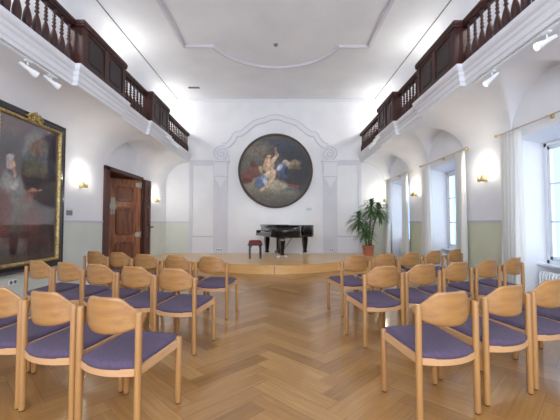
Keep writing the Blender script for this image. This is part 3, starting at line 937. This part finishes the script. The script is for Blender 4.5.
# passage beyond the door
t = MB()
t.box(XL-1.9, XL-1.8, DOORY[0]-1.2, DOORY[1]+1.2, 0, 2.9); t.box(XL-1.9, XL-.5, DOORY[1]+1.1, DOORY[1]+1.2, 0, 2.9); t.box(XL-1.9, XL-.5, DOORY[0]-1.2, DOORY[0]-1.1, 0, 2.9)
t.box(XL-1.9, XL-.02, DOORY[0]-1.2, DOORY[1]+1.2, 2.9, 2.95)
t.box(XL-.5, XL-.03, DOORY[0]-1.2, DOORY[0]-.01, 0, 2.9); t.box(XL-.5, XL-.03, DOORY[1]+.01, DOORY[1]+1.2, 0, 2.9); t.box(XL-.5, XL-.03, DOORY[0]-.01, DOORY[1]+.01, DOORZ+.02, 2.9)
t.box(XL-1.9, XL-.9, DOORY[0]-1.2, DOORY[1]+1.2, -.05, -.001)
struct(t.build('wall_passage', M['passage']), 'passage walls beyond the open door')

# ------------------------------------------------------------------ paintings
def noise2(x, y, seed):
    def h(i, j): 
        n = math.sin(i*127.1+j*311.7+seed*74.7)*43758.5453; return n-math.floor(n)
    xi, yi = math.floor(x), math.floor(y); fx, fy = x-xi, y-yi
    fx = fx*fx*(3-2*fx); fy = fy*fy*(3-2*fy)
    return (h(xi,yi)*(1-fx)+h(xi+1,yi)*fx)*(1-fy)+(h(xi,yi+1)*(1-fx)+h(xi+1,yi+1)*fx)*fy
def paint_at(x, y, bg, strokes, nz, seed):
    c = list(bg(x, y))
    wx = x + nz*.25*(noise2(x/nz*1.3, y/nz*1.3, seed)-.5)*2; wy = y + nz*.25*(noise2(x/nz*1.3+9, y/nz*1.3+5, seed)-.5)*2
    for (cx, cy, rx, ry, rot, col, soft) in strokes:
        dx, dy = wx-cx, wy-cy
        if abs(dx) > 2*max(rx,ry) or abs(dy) > 2*max(rx,ry): continue
        a = radians(rot); u = (dx*cos(a)+dy*sin(a))/rx; w = (-dx*sin(a)+dy*cos(a))/ry
        r = sqrt(u*u+w*w)
        al = max(0, min(1, (1+soft-r)/(2*soft))); al = al*al*(3-2*al)
        if al > 0:
            sh = 1+.22*(-w)*.5   # brushwork: painted tops lighter, as in the picture
            c = [c[k]*(1-al)+col[k]*sh*al for k in range(3)]
    g = .82+.36*noise2(x/nz*5, y/nz*5, seed+3)
    return tuple(min(255,max(0,k*g)) for k in c)
def colorize(me, fn):
    a = me.color_attributes.new('paint', 'FLOAT_COLOR', 'POINT')
    for i, v in enumerate(me.vertices):
        r, g, b_ = fn(v.co); a.data[i].color = srgb(r, g, b_)
# round painting; stroke units: picture radius 160
def bgR(x, y):
    k = max(0, min(1, (x+160)/320)); j = max(0, min(1, (y+160)/320))
    a = (104,100,94); b_ = (64,68,78); c = (50,50,56)
    top = [a[i]*(1-k)+b_[i]*k for i in range(3)]
    low = [(92,86,74)[i]*(1-k)+c[i]*k for i in range(3)]
    return [top[i]*(1-j)+low[i]*j for i in range(3)]
SR = [( 30,-110,110,40,10,(62,66,78),.6),(-80,-90,60,40,-20,(112,104,94),.6),(90,-60,60,50,20,(48,50,58),.6),
 (-105,70,62,34,10,(134,126,106),.4),(-60,105,60,26,0,(108,102,86),.5),(20,80,56,36,-10,(162,152,130),.35),(45,110,70,24,0,(112,108,92),.5),(-10,130,90,20,0,(88,84,74),.5),
 (85,40,62,36,10,(50,44,48),.4),(120,0,40,50,0,(44,44,50),.5),(70,-28,50,18,-12,(142,124,96),.35),(50,-34,22,12,-10,(186,170,138),.3),(100,-15,24,14,20,(98,84,68),.4),
 (-128,28,40,20,-12,(112,62,54),.35),(-105,10,30,18,-20,(120,72,60),.35),(-118,-8,18,24,20,(112,74,60),.35),(-108,-32,13,14,0,(84,56,46),.3),(-140,50,22,14,0,(92,38,34),.4),
 (-55,40,34,26,-30,(108,122,148),.35),(-70,62,26,26,10,(92,106,134),.35),(-45,55,12,24,-20,(178,190,206),.35),
 (26,-5,26,34,20,(86,98,128),.35),(38,20,20,22,0,(66,76,104),.4),(14,-16,10,20,30,(186,192,204),.35),(50,0,14,20,0,(40,44,62),.4),
 (-34,-22,22,36,-8,(206,176,142),.22),(-52,-28,9,28,20,(190,158,124),.25),(-70,-6,8,20,-30,(184,150,118),.25),(-8,-48,8,30,38,(208,178,146),.25),(8,-72,8,12,0,(206,178,146),.25),
 (-34,-68,13,14,0,(92,62,46),.25),(-30,-62,9,10,0,(196,160,128),.25),
 (-22,18,26,20,-20,(210,184,152),.25),(-14,42,13,34,14,(206,176,144),.25),(-36,64,11,36,42,(198,168,136),.25),(-62,88,12,8,-20,(190,160,128),.3),
 (2,-90,6,22,-18,(150,128,96),.3),(80,70,26,8,6,(124,60,48),.3),(95,78,18,7,0,(120,60,50),.4),(70,92,30,10,0,(88,92,98),.4),(0,60,20,10,0,(170,160,138),.4)]
CPX, CPZ, CPR = -.12, 3.09, 1.30
rp = thing('round_painting', 'large round oil painting of figures on clouds on the end wall above the piano', 'painting', (CPX, YB-.045, CPZ))
t = MB(); Rc = CPR-.085
nr, na = 60, 150
v = [(0,-.01,0)]; f = []
for i in range(1, nr+1):
    for k in range(na):
        a = 2*pi*k/na; v.append((Rc*i/nr*cos(a), -.01, Rc*i/nr*sin(a)))
for k in range(na): f.append((0, 1+k, 1+(k+1)%na))
for i in range(1, nr):
    for k in range(na):
        b0 = 1+(i-1)*na; b1 = 1+i*na; f.append((b0+k, b1+k, b1+(k+1)%na, b0+(k+1)%na))
t.add(v, f); o = t.build('canvas', M['canvas_round'], rp)
colorize(o.data, lambda co: paint_at(co.x/Rc*168, -co.z/Rc*168, bgR, SR, 30, 1))
def ring(t, prof, n=96):
    v = []; f = []; m = len(prof)
    for k in range(n):
        a = 2*pi*k/n
        for r, y in prof: v.append((r*cos(a), y, r*sin(a)))
    for k in range(n):
        k2 = (k+1)%n
        for i in range(m-1): f.append((k*m+i, k2*m+i, k2*m+i+1, k*m+i+1))
    t.add(v, f, True)
t = MB(); ring(t, [(CPR,.04),(CPR,-.02),(CPR-.015,-.045),(CPR-.05,-.05),(CPR-.075,-.03),(CPR-.08,0)]); t.build('frame', M['brown_frame'], rp)
t = MB(); ring(t, [(CPR-.078,0),(CPR-.078,-.028),(CPR-.084,-.03),(CPR-.09,-.01)]); t.build('gilt_edge', M['gold_dull'], rp)
# portrait
PY0, PY1, PZ0, PZ1 = 4.35, 5.90, .53, 2.98
pt = thing('portrait_painting', 'large framed portrait of a seated figure in red mantle, on left wall', 'painting', (XL+.03, (PY0+PY1)/2, (PZ0+PZ1)/2))
hw, hh = (PY1-PY0)/2, (PZ1-PZ0)/2
cy0, cz0 = (PY0+PY1)/2, (PZ0+PZ1)/2
def bgP(y, z):
    j = (z-.7)/2.1
    return (58+14*j, 44+4*j, 48+4*j)
SP = [(4.62,2.6,.22,.3,0,(78,42,38),.5),(4.75,2.3,.3,.25,0,(46,34,38),.5),(5.24,2.36,.27,.40,0,(92,98,104),.12),(5.24,2.12,.26,.13,0,(104,98,78),.3),(5.24,2.5,.22,.16,0,(112,104,92),.5),
 (5.20,2.46,.13,.09,30,(124,100,84),.5),(5.30,2.6,.07,.06,0,(132,106,90),.4),(5.28,2.36,.05,.07,0,(112,78,64),.4),(5.2,2.02,.22,.05,0,(120,110,80),.4),(5.62,2.0,.12,.8,0,(34,30,40),.3),
 (5.3,1.65,.35,.35,0,(56,44,48),.4),(4.70,1.25,.35,.42,0,(92,54,50),.4),(5.05,1.45,.30,.20,-15,(108,60,54),.4),(5.12,1.72,.16,.09,10,(118,66,58),.4),(4.85,1.05,.30,.25,0,(84,58,48),.5),(5.35,1.3,.2,.3,0,(70,46,44),.5),
 (4.80,1.74,.24,.22,0,(118,118,112),.3),(4.92,1.50,.26,.26,10,(108,104,92),.35),(4.66,1.85,.12,.16,-10,(134,130,124),.3),(5.02,1.18,.26,.30,8,(96,84,70),.4),(4.80,1.84,.09,.09,0,(160,156,148),.3),(5.08,1.66,.14,.07,20,(124,66,58),.3),(4.62,1.42,.16,.34,0,(108,58,52),.35),(5.2,1.30,.18,.2,0,(104,60,54),.4),(5.0,1.0,.4,.14,0,(84,50,46),.4),
 (4.775,2.13,.062,.095,0,(186,146,124),.2),(4.765,2.22,.07,.05,0,(176,170,164),.25),(4.72,2.14,.025,.09,0,(156,150,146),.3),(4.79,2.0,.035,.05,0,(170,130,110),.3),
 (5.22,1.78,.10,.025,10,(176,134,112),.3),(5.33,1.80,.04,.02,0,(180,140,120),.3),(4.7,.8,.4,.12,0,(40,30,32),.5),(5.4,.85,.3,.15,0,(58,40,38),.5)]
t = MB(); iw, ih = hw-.15, hh-.15
t.grid(lambda u, w: (.02, -iw+2*iw*u, -ih+2*ih*w), 70, 120, False); o = t.build('canvas', M['canvas_portrait'], pt)
colorize(o.data, lambda co: paint_at(co.y+cy0, co.z+cz0, bgP, SP, .16, 5))
def rect_frame(t, a_h, a_v, b_h, b_v, prof):
    """mitred frame: prof is list of (fraction outer->inner, depth)"""
    v = []; f = []
    for fr, x in prof:
        h_ = a_h+(b_h-a_h)*fr; v_ = a_v+(b_v-a_v)*fr
        v += [(x,-h_,-v_),(x,h_,-v_),(x,h_,v_),(x,-h_,v_)]
    for k in range(len(prof)-1):
        for i in range(4): f.append((k*4+i, k*4+(i+1)%4, k*4+4+(i+1)%4, k*4+4+i))
    t.add(v, f)
t = MB(); rect_frame(t, hw, hh, hw-.115, hh-.115, [(0,-.03),(0,.045),(.12,.06),(.4,.05),(.8,.06),(1,.05),(1,0)]); t.build('frame', M['black_frame'], pt)
t = MB(); rect_frame(t, hw-.112, hh-.112, hw-.155, hh-.155, [(0,0),(0,.058),(.3,.064),(.7,.06),(1,.04),(1,.015)])
# carved beads along the gilt moulding
a_, b_ = hw-.134, hh-.134
k = -a_
while k < a_: 
    for s_ in (-1,1): t.sphere((.06, k, s_*b_), .014, 4, (.7,1.2,1))
    k += .055
k = -b_
while k < b_:
    for s_ in (-1,1): t.sphere((.06, s_*a_, k), .014, 4, (.7,1,1.2))
    k += .055
t.build('gilt_moulding', M['gold'], pt)
t = MB()
cz_ = hh-.05
for s_ in (-1, 1):
    pts = []
    for k in range(26):
        a = k*.42; r = .085*(1-k/30); pts.append((.075, s_*(.12+.0+r*cos(a+1.2)), cz_-.005+r*.8*sin(a+1.2)))
    t.tube(pts, [.022*(1-k/40) for k in range(26)], 6)
    t.tube([(.075, s_*.03, cz_+.02), (.085, s_*.09, cz_+.085), (.08, s_*.16, cz_+.05), (.075, s_*.21, cz_-.0), (.07, s_*.26, cz_+.015)], [.02,.024,.022,.018,.006], 6)
    t.tube([(.075, s_*.02, cz_-.02), (.085, s_*.08, cz_-.06), (.08, s_*.15, cz_-.07), (.075, s_*.2, cz_-.05)], [.018,.02,.016,.006], 6)
t.sphere((.08, 0, cz_+.03), .05, 8, (.6,1,1.3)); t.sphere((.08, 0, cz_+.11), .03, 6)
t.v = [(p[0], p[1]*.78, cz_-.03+(p[2]-cz_)*.75) for p in t.v]
t.build('crest_ornament', M['gold'], pt)

# small fittings
def plate(name, label, cat, loc, size, m, axis, holes=0, group=None):
    r = thing(name, label, cat, loc, 0, group)
    t = MB(); w, h = size
    if axis == 'y': t.box(-w/2, w/2, -.012, 0, -h/2, h/2, .003)
    else: 
        a, b_ = sorted((0, .012*axis)); t.box(a, b_, -w/2, w/2, -h/2, h/2, .003)
    t.build('cover', m, r)
    for k in range(holes):
        u = (k-(holes-1)/2)*.075; t = MB()
        if axis == 'y': t.cyl((u,-.0125,0),(u,-.016,0),.026,14)
        else: t.cyl((.0125*axis,u,0),(.016*axis,u,0),.026,14)
        t.build('socket', M['slot'], r)
    return r
plate('wall_socket', 'white triple wall socket at the foot of the left pilaster', 'socket', (PX(219.5), YB-.03, ZST+.12), (.24,.085), M['white_plastic'], 'y', 3)
plate('wall_socket', 'white wall socket at the foot of the right pilaster', 'socket', (PX(331), YB-.03, ZST+.12), (.16,.085), M['white_plastic'], 'y', 2)
plate('wall_socket', 'white double wall socket below the portrait', 'socket', (XL, 4.9, .40), (.16,.08), M['white_plastic'], 1, 2)
plate('picture_label', 'small pale blue card on the end wall below the round painting', 'label', (PX(309), YB, PZ(209)), (.17,.09), M['label_paint'], 'y')
plate('switch_plate', 'small grey plate on the left wall right of the portrait', 'switch', (XL, 6.17, 1.46), (.17,.09), M['grey_plastic'], 1, 0)
r = thing('ceiling_vent', 'small grey ventilation grille in the ceiling near the left gallery', 'vent', (-2.73, 10.45, ZC))
t = MB(); t.box(-.18,.18,-.06,.06,-.012,0,.003); t.build('vent_frame', M['slot'], r)
for k in range(4):
    t = MB(); t.box(-.165,.165,-.045+k*.026,-.035+k*.026,-.018,-.01); t.build('slat', M['grey_plastic'], r)
r = thing('smoke_detector', 'small dark smoke detector in the middle of the ceiling', 'smoke detector', (-.08, 7.87, ZC))
t = MB(); t.lathe([(.055,0),(.055,-.02),(.04,-.04),(.015,-.045)], n=16); t.build('housing', M['grey_plastic'], r)
t = MB(); t.lathe([(.02,-.043),(.018,-.055),(.002,-.056)], n=12); t.build('sensor', M['rubber'], r)

# ------------------------------------------------------------------ piano
PA = radians(21)
pr = thing('grand_piano', 'closed black grand piano on the stage', 'piano', (-.45, 10.17, ZST), PA)
def bez(pts, n=5): return smooth_path([tuple(p) for p in pts], n)
rim = [(.27,-.74),(.70,-.74)] 
curve = bez([(.70,-.74),(.86,-.70),(.98,-.58),(1.08,-.42),(1.20,-.30),(1.36,-.26),(1.52,-.22),(1.64,-.10),(1.70,.08),(1.68,.28),(1.58,.44),(1.42,.54)], 5)
outline = [(.13,-.74)] + curve + [(1.1,.66),(.9,.72),(.13,.74)]
t = MB(); t.prism(outline, .66, .945, True); t.prism([(-.04,-.74),(.14,-.74),(.14,-.655),(-.04,-.655)], .66, .81); t.prism([(-.04,.655),(.14,.655),(.14,.74),(-.04,.74)], .66, .81)
case = fixn(t.build('case', M['piano'], pr))
def scaled(o, k):
    cx = sum(p[0] for p in o)/len(o); cy = sum(p[1] for p in o)/len(o)
    return [(cx+(p[0]-cx)*k, cy+(p[1]-cy)*k) for p in o]
t = MB(); t.prism(scaled(outline, 1.018), .952, .975, True); t.box(.11, .50, -.75, .75, .977, .992, .004)
fixn(t.build('lid', M['piano'], pr))
t = MB(); t.box(-.04, .16, -.655, .655, .655, .70, .004); t.box(-.05, -.02, -.74, .74, .64, .72, .006); t.build('key_bed', M['piano'], pr)
t = MB(); t.grid(lambda u, w: (.0+.16*u, -.65+1.3*w, .735+.075*sin(u*pi/2)), 8, 2); t.box(.0,.015,-.65,.65,.70,.738); t.box(.01,.14,-.65,.65,.70,.73)
t.build('fallboard', M['piano'], pr)
t = MB()
t.prism(scaled(outline, .93), .60, .66, True); t.build('soundboard_beams', M['piano_in'], pr)
for (lx, ly) in ((.36,-.57),(.28,.57),(1.42,.10)):
    t = MB()
    def sq(z, r): return [(lx-r,ly-r,z),(lx+r,ly-r,z),(lx+r,ly+r,z),(lx-r,ly+r,z)]
    prof_ = [(.66,.085),(.60,.085),(.585,.065),(.55,.07),(.52,.075),(.14,.042),(.12,.055),(.09,.055),(.085,.04)]
    v = []; 
    for z, r_ in prof_: v += sq(z, r_)
    f = [(k*4+i, k*4+(i+1)%4, k*4+4+(i+1)%4, k*4+4+i) for k in range(len(prof_)-1) for i in range(4)] + [(0,1,2,3), tuple(len(v)-4+i for i in range(4))]
    t.add(v, f); lg = fixn(t.build('leg', M['piano'], pr))
    t = MB(); t.box(lx-.15, lx+.15, ly-.022, ly+.022, .055, .085, .008)
    for s_ in (-1, 1):
        t.cyl((lx+s_*.12, ly-.03, .042), (lx+s_*.12, ly+.03, .042), .042, 14); 
    t.build('caster', M['chrome'], lg)
t = MB()
for s_ in (-1, 1): t.box(.43, .50, s_*.075-.028, s_*.075+.028, .12, .62, .01)
t.box(.45, .48, -.05, .05, .14, .60)
t.box(.40, .58, -.16, .16, .10, .17, .01); t.box(.38,.54,-.14,.14,.58,.66,.01); t.cyl((.60,0,.14),(.95,0,.62),.008,6)
ly_ = t.build('pedal_lyre', M['piano'], pr)
for k in (-1, 0, 1):
    t = MB(); t.box(.28, .42, k*.07-.018, k*.07+.018, .085, .097, .004); t.build('pedal', M['brass'], ly_)

# bench
br = thing('piano_bench', 'black piano bench with a dark red cushion beside the piano keyboard', 'bench', (-.70, 9.72, ZST), radians(8))
t = MB(); 
def cush(u, w):
    x = -.19+.38*u; y = -.16+.32*w; e = (max(0, 1-((2*u-1)**6)))**.3*(max(0, 1-((2*w-1)**6)))**.3
    return (x, y, .475+.065*e)
t.grid(cush, 14, 14); t.box(-.19,.19,-.16,.16,.425,.476,.006); t.build('cushion', M['red_leather'], br)
t = MB(); t.box(-.18,.18,-.15,.15,.385,.424,.004); t.cyl((-.22,0,.40),(-.17,0,.40),.022,10); t.cyl((.17,0,.40),(.22,0,.40),.022,10)
t.box(-.12,-.10,-.14,.14,.33,.39); t.box(.10,.12,-.14,.14,.33,.39); t.build('seat_frame', M['piano'], br)
for sx in (-1,1):
    for sy in (-1,1):
        t = MB(); x, y = sx*.155, sy*.125; t.box(x-.022,x+.022,y-.022,y+.022,.0,.385,.004); t.build('leg', M['piano'], br)

# ------------------------------------------------------------------ potted palm
pl = thing('potted_palm', 'tall potted yucca palm on the stage by the right curtain', 'plant', (2.86, 10.60, ZST))
t = MB(); t.lathe([(.145,0),(.175,.27),(.19,.275),(.19,.32),(.17,.325),(.165,.28),(.01,.275)], n=24, cap=False); t.build('pot', M['terracotta'], pl)
t = MB(); t.lathe([(.001,.285),(.165,.285)], n=24, cap=False); t.build('soil', M['soil'], pl)
rnd = random.Random(3)
canes = [((-.06,.02),(-.28,.03),1.16),((.03,.0),(.12,-.02),1.58),((.07,-.04),(.32,-.14),1.45),((-.02,-.05),(-.08,-.10),.82)]
for (b0, tp, h) in canes:
    t = MB(); pts = []
    for k in range(7):
        s_ = k/6; pts.append((b0[0]+(tp[0]-b0[0])*s_*s_+.01*sin(5*s_), b0[1]+(tp[1]-b0[1])*s_, .28+(h-.28)*s_))
    t.tube(pts, [.028-.008*k/6 for k in range(7)], 8); cn = t.build('cane', M['bark'], pl)
    top = Vector(pts[-1])
    lv = MB(); n = 84
    for k in range(n):
        az = k*2.399+rnd.random()*.5; lev = k/n
        el = radians(80-115*lev+rnd.uniform(-12,12)); Ln = rnd.uniform(.36,.54)*(1 if h > .9 else .8); wv = rnd.uniform(.020,.032)
        base = top+Vector((0,0,.10-.26*lev))
        rx_ = cos(az)*cos(el)*Ln
        if base.x+rx_ > .60: Ln *= max(.35, (.60-base.x)/rx_)
        dv = Vector((cos(az)*cos(el), sin(az)*cos(el), sin(el))); side = Vector((-sin(az), cos(az), 0))
        v = []; m_ = 7
        for q in range(m_+1):
            s_ = q/m_; p = base+dv*(Ln*s_)+Vector((0,0,-.62*Ln*s_*s_*(1 if el > -.2 else .4)))
            w_ = wv*(sin(pi*min(1,(.12+s_*.9)))**.7 if s_ < 1 else 0)
            mid = p+Vector((0,0,-.006)); v += [tuple(p-side*w_), tuple(mid), tuple(p+side*w_)]
        f = []
        for q in range(m_):
            f += [(q*3,q*3+1,q*3+4,q*3+3),(q*3+1,q*3+2,q*3+5,q*3+4)]
        lv.add(v, f, True)
    lv.build('foliage', M['leaf'], pl)

# ------------------------------------------------------------------ chairs
def make_chair():
    r = thing('chair', 'x', 'chair')
    HW, RY, FY = .222, -.205, .205
    # legs: round posts
    for s_ in (-1, 1):
        t = MB(); t.lathe([(.020,.008),(.0212,.014),(.0212,.730),(.020,.740),(.012,.744)], (s_*HW, RY, 0), 14)
        lg = t.build('leg', M['beech'], r)
        t = MB(); t.lathe([(.015,0),(.0165,.002),(.0165,.0085)], (s_*HW, RY, 0), 12); t.build('foot_cap', M['rubber'], lg)
        t = MB(); t.lathe([(.019,.008),(.0215,.014),(.0215,.454),(.019,.464),(.010,.468)], (s_*HW, FY, 0), 14)
        lg = t.build('leg', M['beech'], r)
        t = MB(); t.lathe([(.015,0),(.0165,.002),(.0165,.0085)], (s_*HW, FY, 0), 12); t.build('foot_cap', M['rubber'], lg)
    # seat frame: side rails, front rail, bowed rear rail
    t = MB()
    for s_ in (-1, 1):
        x0, x1 = sorted((s_*(HW-.012), s_*(HW+.010)))
        v = []
        for (y, zt_, zb_) in ((RY, .418, .368), (FY, .448, .400)):
            v += [(x0,y,zb_),(x1,y,zb_),(x1,y,zt_),(x0,y,zt_)]
        t.add(v, [(0,1,2,3),(7,6,5,4)]+[(i,(i+1)%4,4+(i+1)%4,4+i) for i in range(4)])
    n = 14; v = []
    for k in range(n+1):
        u = -1+2*k/n; x = u*HW; yb = RY-.055*(1-u*u)+.0; 
        zt_ = .408; zb_ = .366-.004*(1-u*u)
        v += [(x,yb,zb_),(x,yb,zt_),(x,yb+.022,zt_),(x,yb+.022,zb_)]
    f = [(k*4+i, (k+1)*4+i, (k+1)*4+(i+1)%4, k*4+(i+1)%4) for k in range(n) for i in range(4)]+[(0,1,2,3), tuple(n*4+i for i in (3,2,1,0))]
    t.add(v, f, False)
    t.box(-HW, HW, FY-.012, FY+.010, .405, .446, .002)
    # plywood shell under the pad
    def shell(z_off, inset):
        def fn(u, w):
            uu = -1+2*u; x = uu*(HW-inset); y0 = RY-.055*(1-uu*uu)+inset; y = y0+(FY+.008-inset-y0)*w
            return (x, y, .398+.04*w+z_off)
        return fn
    t.grid(shell(0, .004), 10, 6); t.grid(shell(.012, .004), 10, 6)
    fixn(t.build('seat_frame', M['beech_pale'], r))
    # upholstered pad
    t = MB(); NU, NV = 22, 18
    def pad(top):
        def fn(u, w):
            uu = -1+2*u; ww = w
            x = uu*(HW-.014)
            y0 = RY-.062*(1-uu*uu)+.002; y = y0+(FY+.022-y0)*ww
            e = (max(0,1-abs(uu)**7))**.4*(max(0,1-abs(2*ww-1)**9))**.4
            z = .412+.040*ww
            return (x, y, z + (.018+.018*e if top else -.008) - (.028*sin(pi*min(1,ww*1.0))*(1-uu*uu)*.4 if top else 0))
        return fn
    t.grid(pad(True), NU, NV); t.grid(pad(False), NU, NV)
    loop = [(k/NU, 0) for k in range(NU)]+[(1, k/NV) for k in range(NV)]+[(1-k/NU, 1) for k in range(NU)]+[(0, 1-k/NV) for k in range(NV)]
    v = []
    for (u, w) in loop: v += [pad(True)(u, w), pad(False)(u, w)]
    m_ = len(loop); t.add(v, [(i*2, ((i+1)%m_)*2, ((i+1)%m_)*2+1, i*2+1) for i in range(m_)], True)
    fixn(t.build('seat_pad', M['purple'], r))
    # backrest: moulded plywood shell curved around the sitter
    t = MB(); NU, NV = 28, 12
    def back(off):
        def fn(u, w):
            uu = -1+2*u; x = uu*.228; a = abs(uu)
            # top edge: level, then an ogee shoulder down towards the post
            s1 = max(0, min(1, (a-.40)/.60)); s1 = s1*s1*(3-2*s1)
            top = .826-.006*a*a-.098*s1
            # bottom edge: rounded corners
            bot = .604+.098*(1-sqrt(max(0,1-a**2.6)))
            z = bot+(top-bot)*w
            yc = RY-.060*cos(uu*pi/2*.98)+.046*a**2.5+.006 - .012*(z-.7)/.1*.5
            return (x, yc+off, z)
        return fn
    t.grid(back(0), NU, NV); t.grid(back(.011), NU, NV)
    # edge strips
    A = back(0); B = back(.011)
    loop = [(k/NU, 0) for k in range(NU)]+[(1, k/NV) for k in range(NV)]+[(1-k/NU, 1) for k in range(NU)]+[(0, 1-k/NV) for k in range(NV)]
    v = []; 
    for (u, w) in loop: v += [A(u, w), B(u, w)]
    m_ = len(loop); t.add(v, [(i*2, ((i+1)%m_)*2, ((i+1)%m_)*2+1, i*2+1) for i in range(m_)], False)
    fixn(t.build('backrest', M['beech_ply'], r))
    return r
# (x, y of the seat centre, turn in degrees, label)
rows = []
A = 'wooden chair in the left block, row nearest the camera, '
rows += [(-.985,2.25,-17.0,'A',A+'beside the centre aisle'),(-1.465,2.415,-18.0,'A',A+'second from the aisle'),(-1.93,2.585,-19.0,'A',A+'third from the aisle'),(-2.42,2.76,-20.0,'A',A+'outermost, cut by the picture edge')]
B = 'wooden chair in the left block, middle row, '
rows += [(-.978,3.487,-15.5,'B',B+'beside the aisle'),(-1.44,3.66,-17.5,'B',B+'second from the aisle'),(-1.905,3.83,-19.0,'B',B+'third from the aisle'),(-2.36,4.02,-20.0,'B',B+'fourth from the aisle'),(-2.82,4.20,-21.5,'B',B+'outermost, in front of the portrait')]
C = 'wooden chair in the left block, row nearest the stage, '
rows += [(-.868,4.664,-12.0,'C',C+'beside the aisle'),(-1.37,4.81,-15.5,'C',C+'second from the aisle'),(-1.88,5.00,-17.0,'C',C+'third from the aisle'),(-2.38,5.28,-19.0,'C',C+'fourth from the aisle'),(-2.85,5.47,-20.0,'C',C+'outermost from the aisle')]
D = 'wooden chair in the right block, row nearest the camera, '
rows += [(1.06,2.395,14.0,'D',D+'beside the centre aisle'),(1.59,2.615,20.0,'D',D+'second from the aisle'),(2.08,2.845,24.0,'D',D+'third, cut by the picture edge'),(2.54,3.10,26.0,'D',D+'fourth, mostly outside the picture')]
def rp_(px_, py_, th): return (px_-.205*sin(radians(th))*1.0, py_+.205*cos(radians(th)))
E = 'wooden chair in the right block, middle row, '
for (x, y, th, w) in ((1.094,3.47,15,'beside the aisle'),(1.58,3.64,18,'second from the aisle'),(2.07,3.84,22,'third from the aisle'),(2.56,4.06,25,'fourth from the aisle'),(3.06,4.32,29,'outermost, nearest the window wall')):
    p = rp_(x, y, th); rows.append((p[0], p[1], th, 'E', E+w))
F = 'wooden chair in the right block, row nearest the stage, '
for (x, y, th, w) in ((1.07,4.6,18,'beside the aisle'),(1.56,4.84,20,'second from the aisle'),(2.02,5.08,24,'third from the aisle'),(2.52,5.38,28,'fourth from the aisle'),(3.02,5.68,34,'outermost, by the middle window')):
    p = rp_(x, y, th); rows.append((p[0], p[1], th, 'F', F+w))
ch0 = make_chair(); index_children()
for k, (x, y, th, rw, lab) in enumerate(rows):
    c = ch0 if k == 0 else copy_tree(ch0)
    c.location = (x, y, 0); c.rotation_euler = (0, 0, radians(th)); c['label'] = lab; c['group'] = 'wooden chairs in rows facing the stage'

# ------------------------------------------------------------------ daylight, camera
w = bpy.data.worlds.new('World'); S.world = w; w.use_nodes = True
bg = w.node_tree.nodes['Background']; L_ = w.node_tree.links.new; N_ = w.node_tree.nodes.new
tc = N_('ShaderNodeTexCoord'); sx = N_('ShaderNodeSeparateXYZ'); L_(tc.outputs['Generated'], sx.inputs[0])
# sky brightened behind the camera as added front fill, bluer sky beyond the windows
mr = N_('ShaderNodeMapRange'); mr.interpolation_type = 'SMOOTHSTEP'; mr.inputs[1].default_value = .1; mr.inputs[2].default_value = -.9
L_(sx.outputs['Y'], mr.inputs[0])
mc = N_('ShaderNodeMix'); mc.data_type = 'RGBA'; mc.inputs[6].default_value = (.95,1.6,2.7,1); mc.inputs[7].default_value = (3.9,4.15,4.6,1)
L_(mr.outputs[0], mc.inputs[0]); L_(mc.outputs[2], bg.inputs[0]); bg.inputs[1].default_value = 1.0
cam = bpy.data.cameras.new('Camera'); cam.sensor_width = 36; cam.lens = 36*330/560; cam.clip_start = .05
co = bpy.data.objects.new('Camera', cam); COL.objects.link(co); co.location = (0,0,1.27)
yaw = math.atan((280-279)/330); pitch = math.atan(13/330)
co.rotation_euler = (pi/2+pitch, 0, -yaw)
S.camera = co
S.view_settings.view_transform = 'Standard'; S.view_settings.look = 'None'; S.view_settings.gamma = 1; S.view_settings.use_curve_mapping = False
S.view_settings.exposure = 0.0
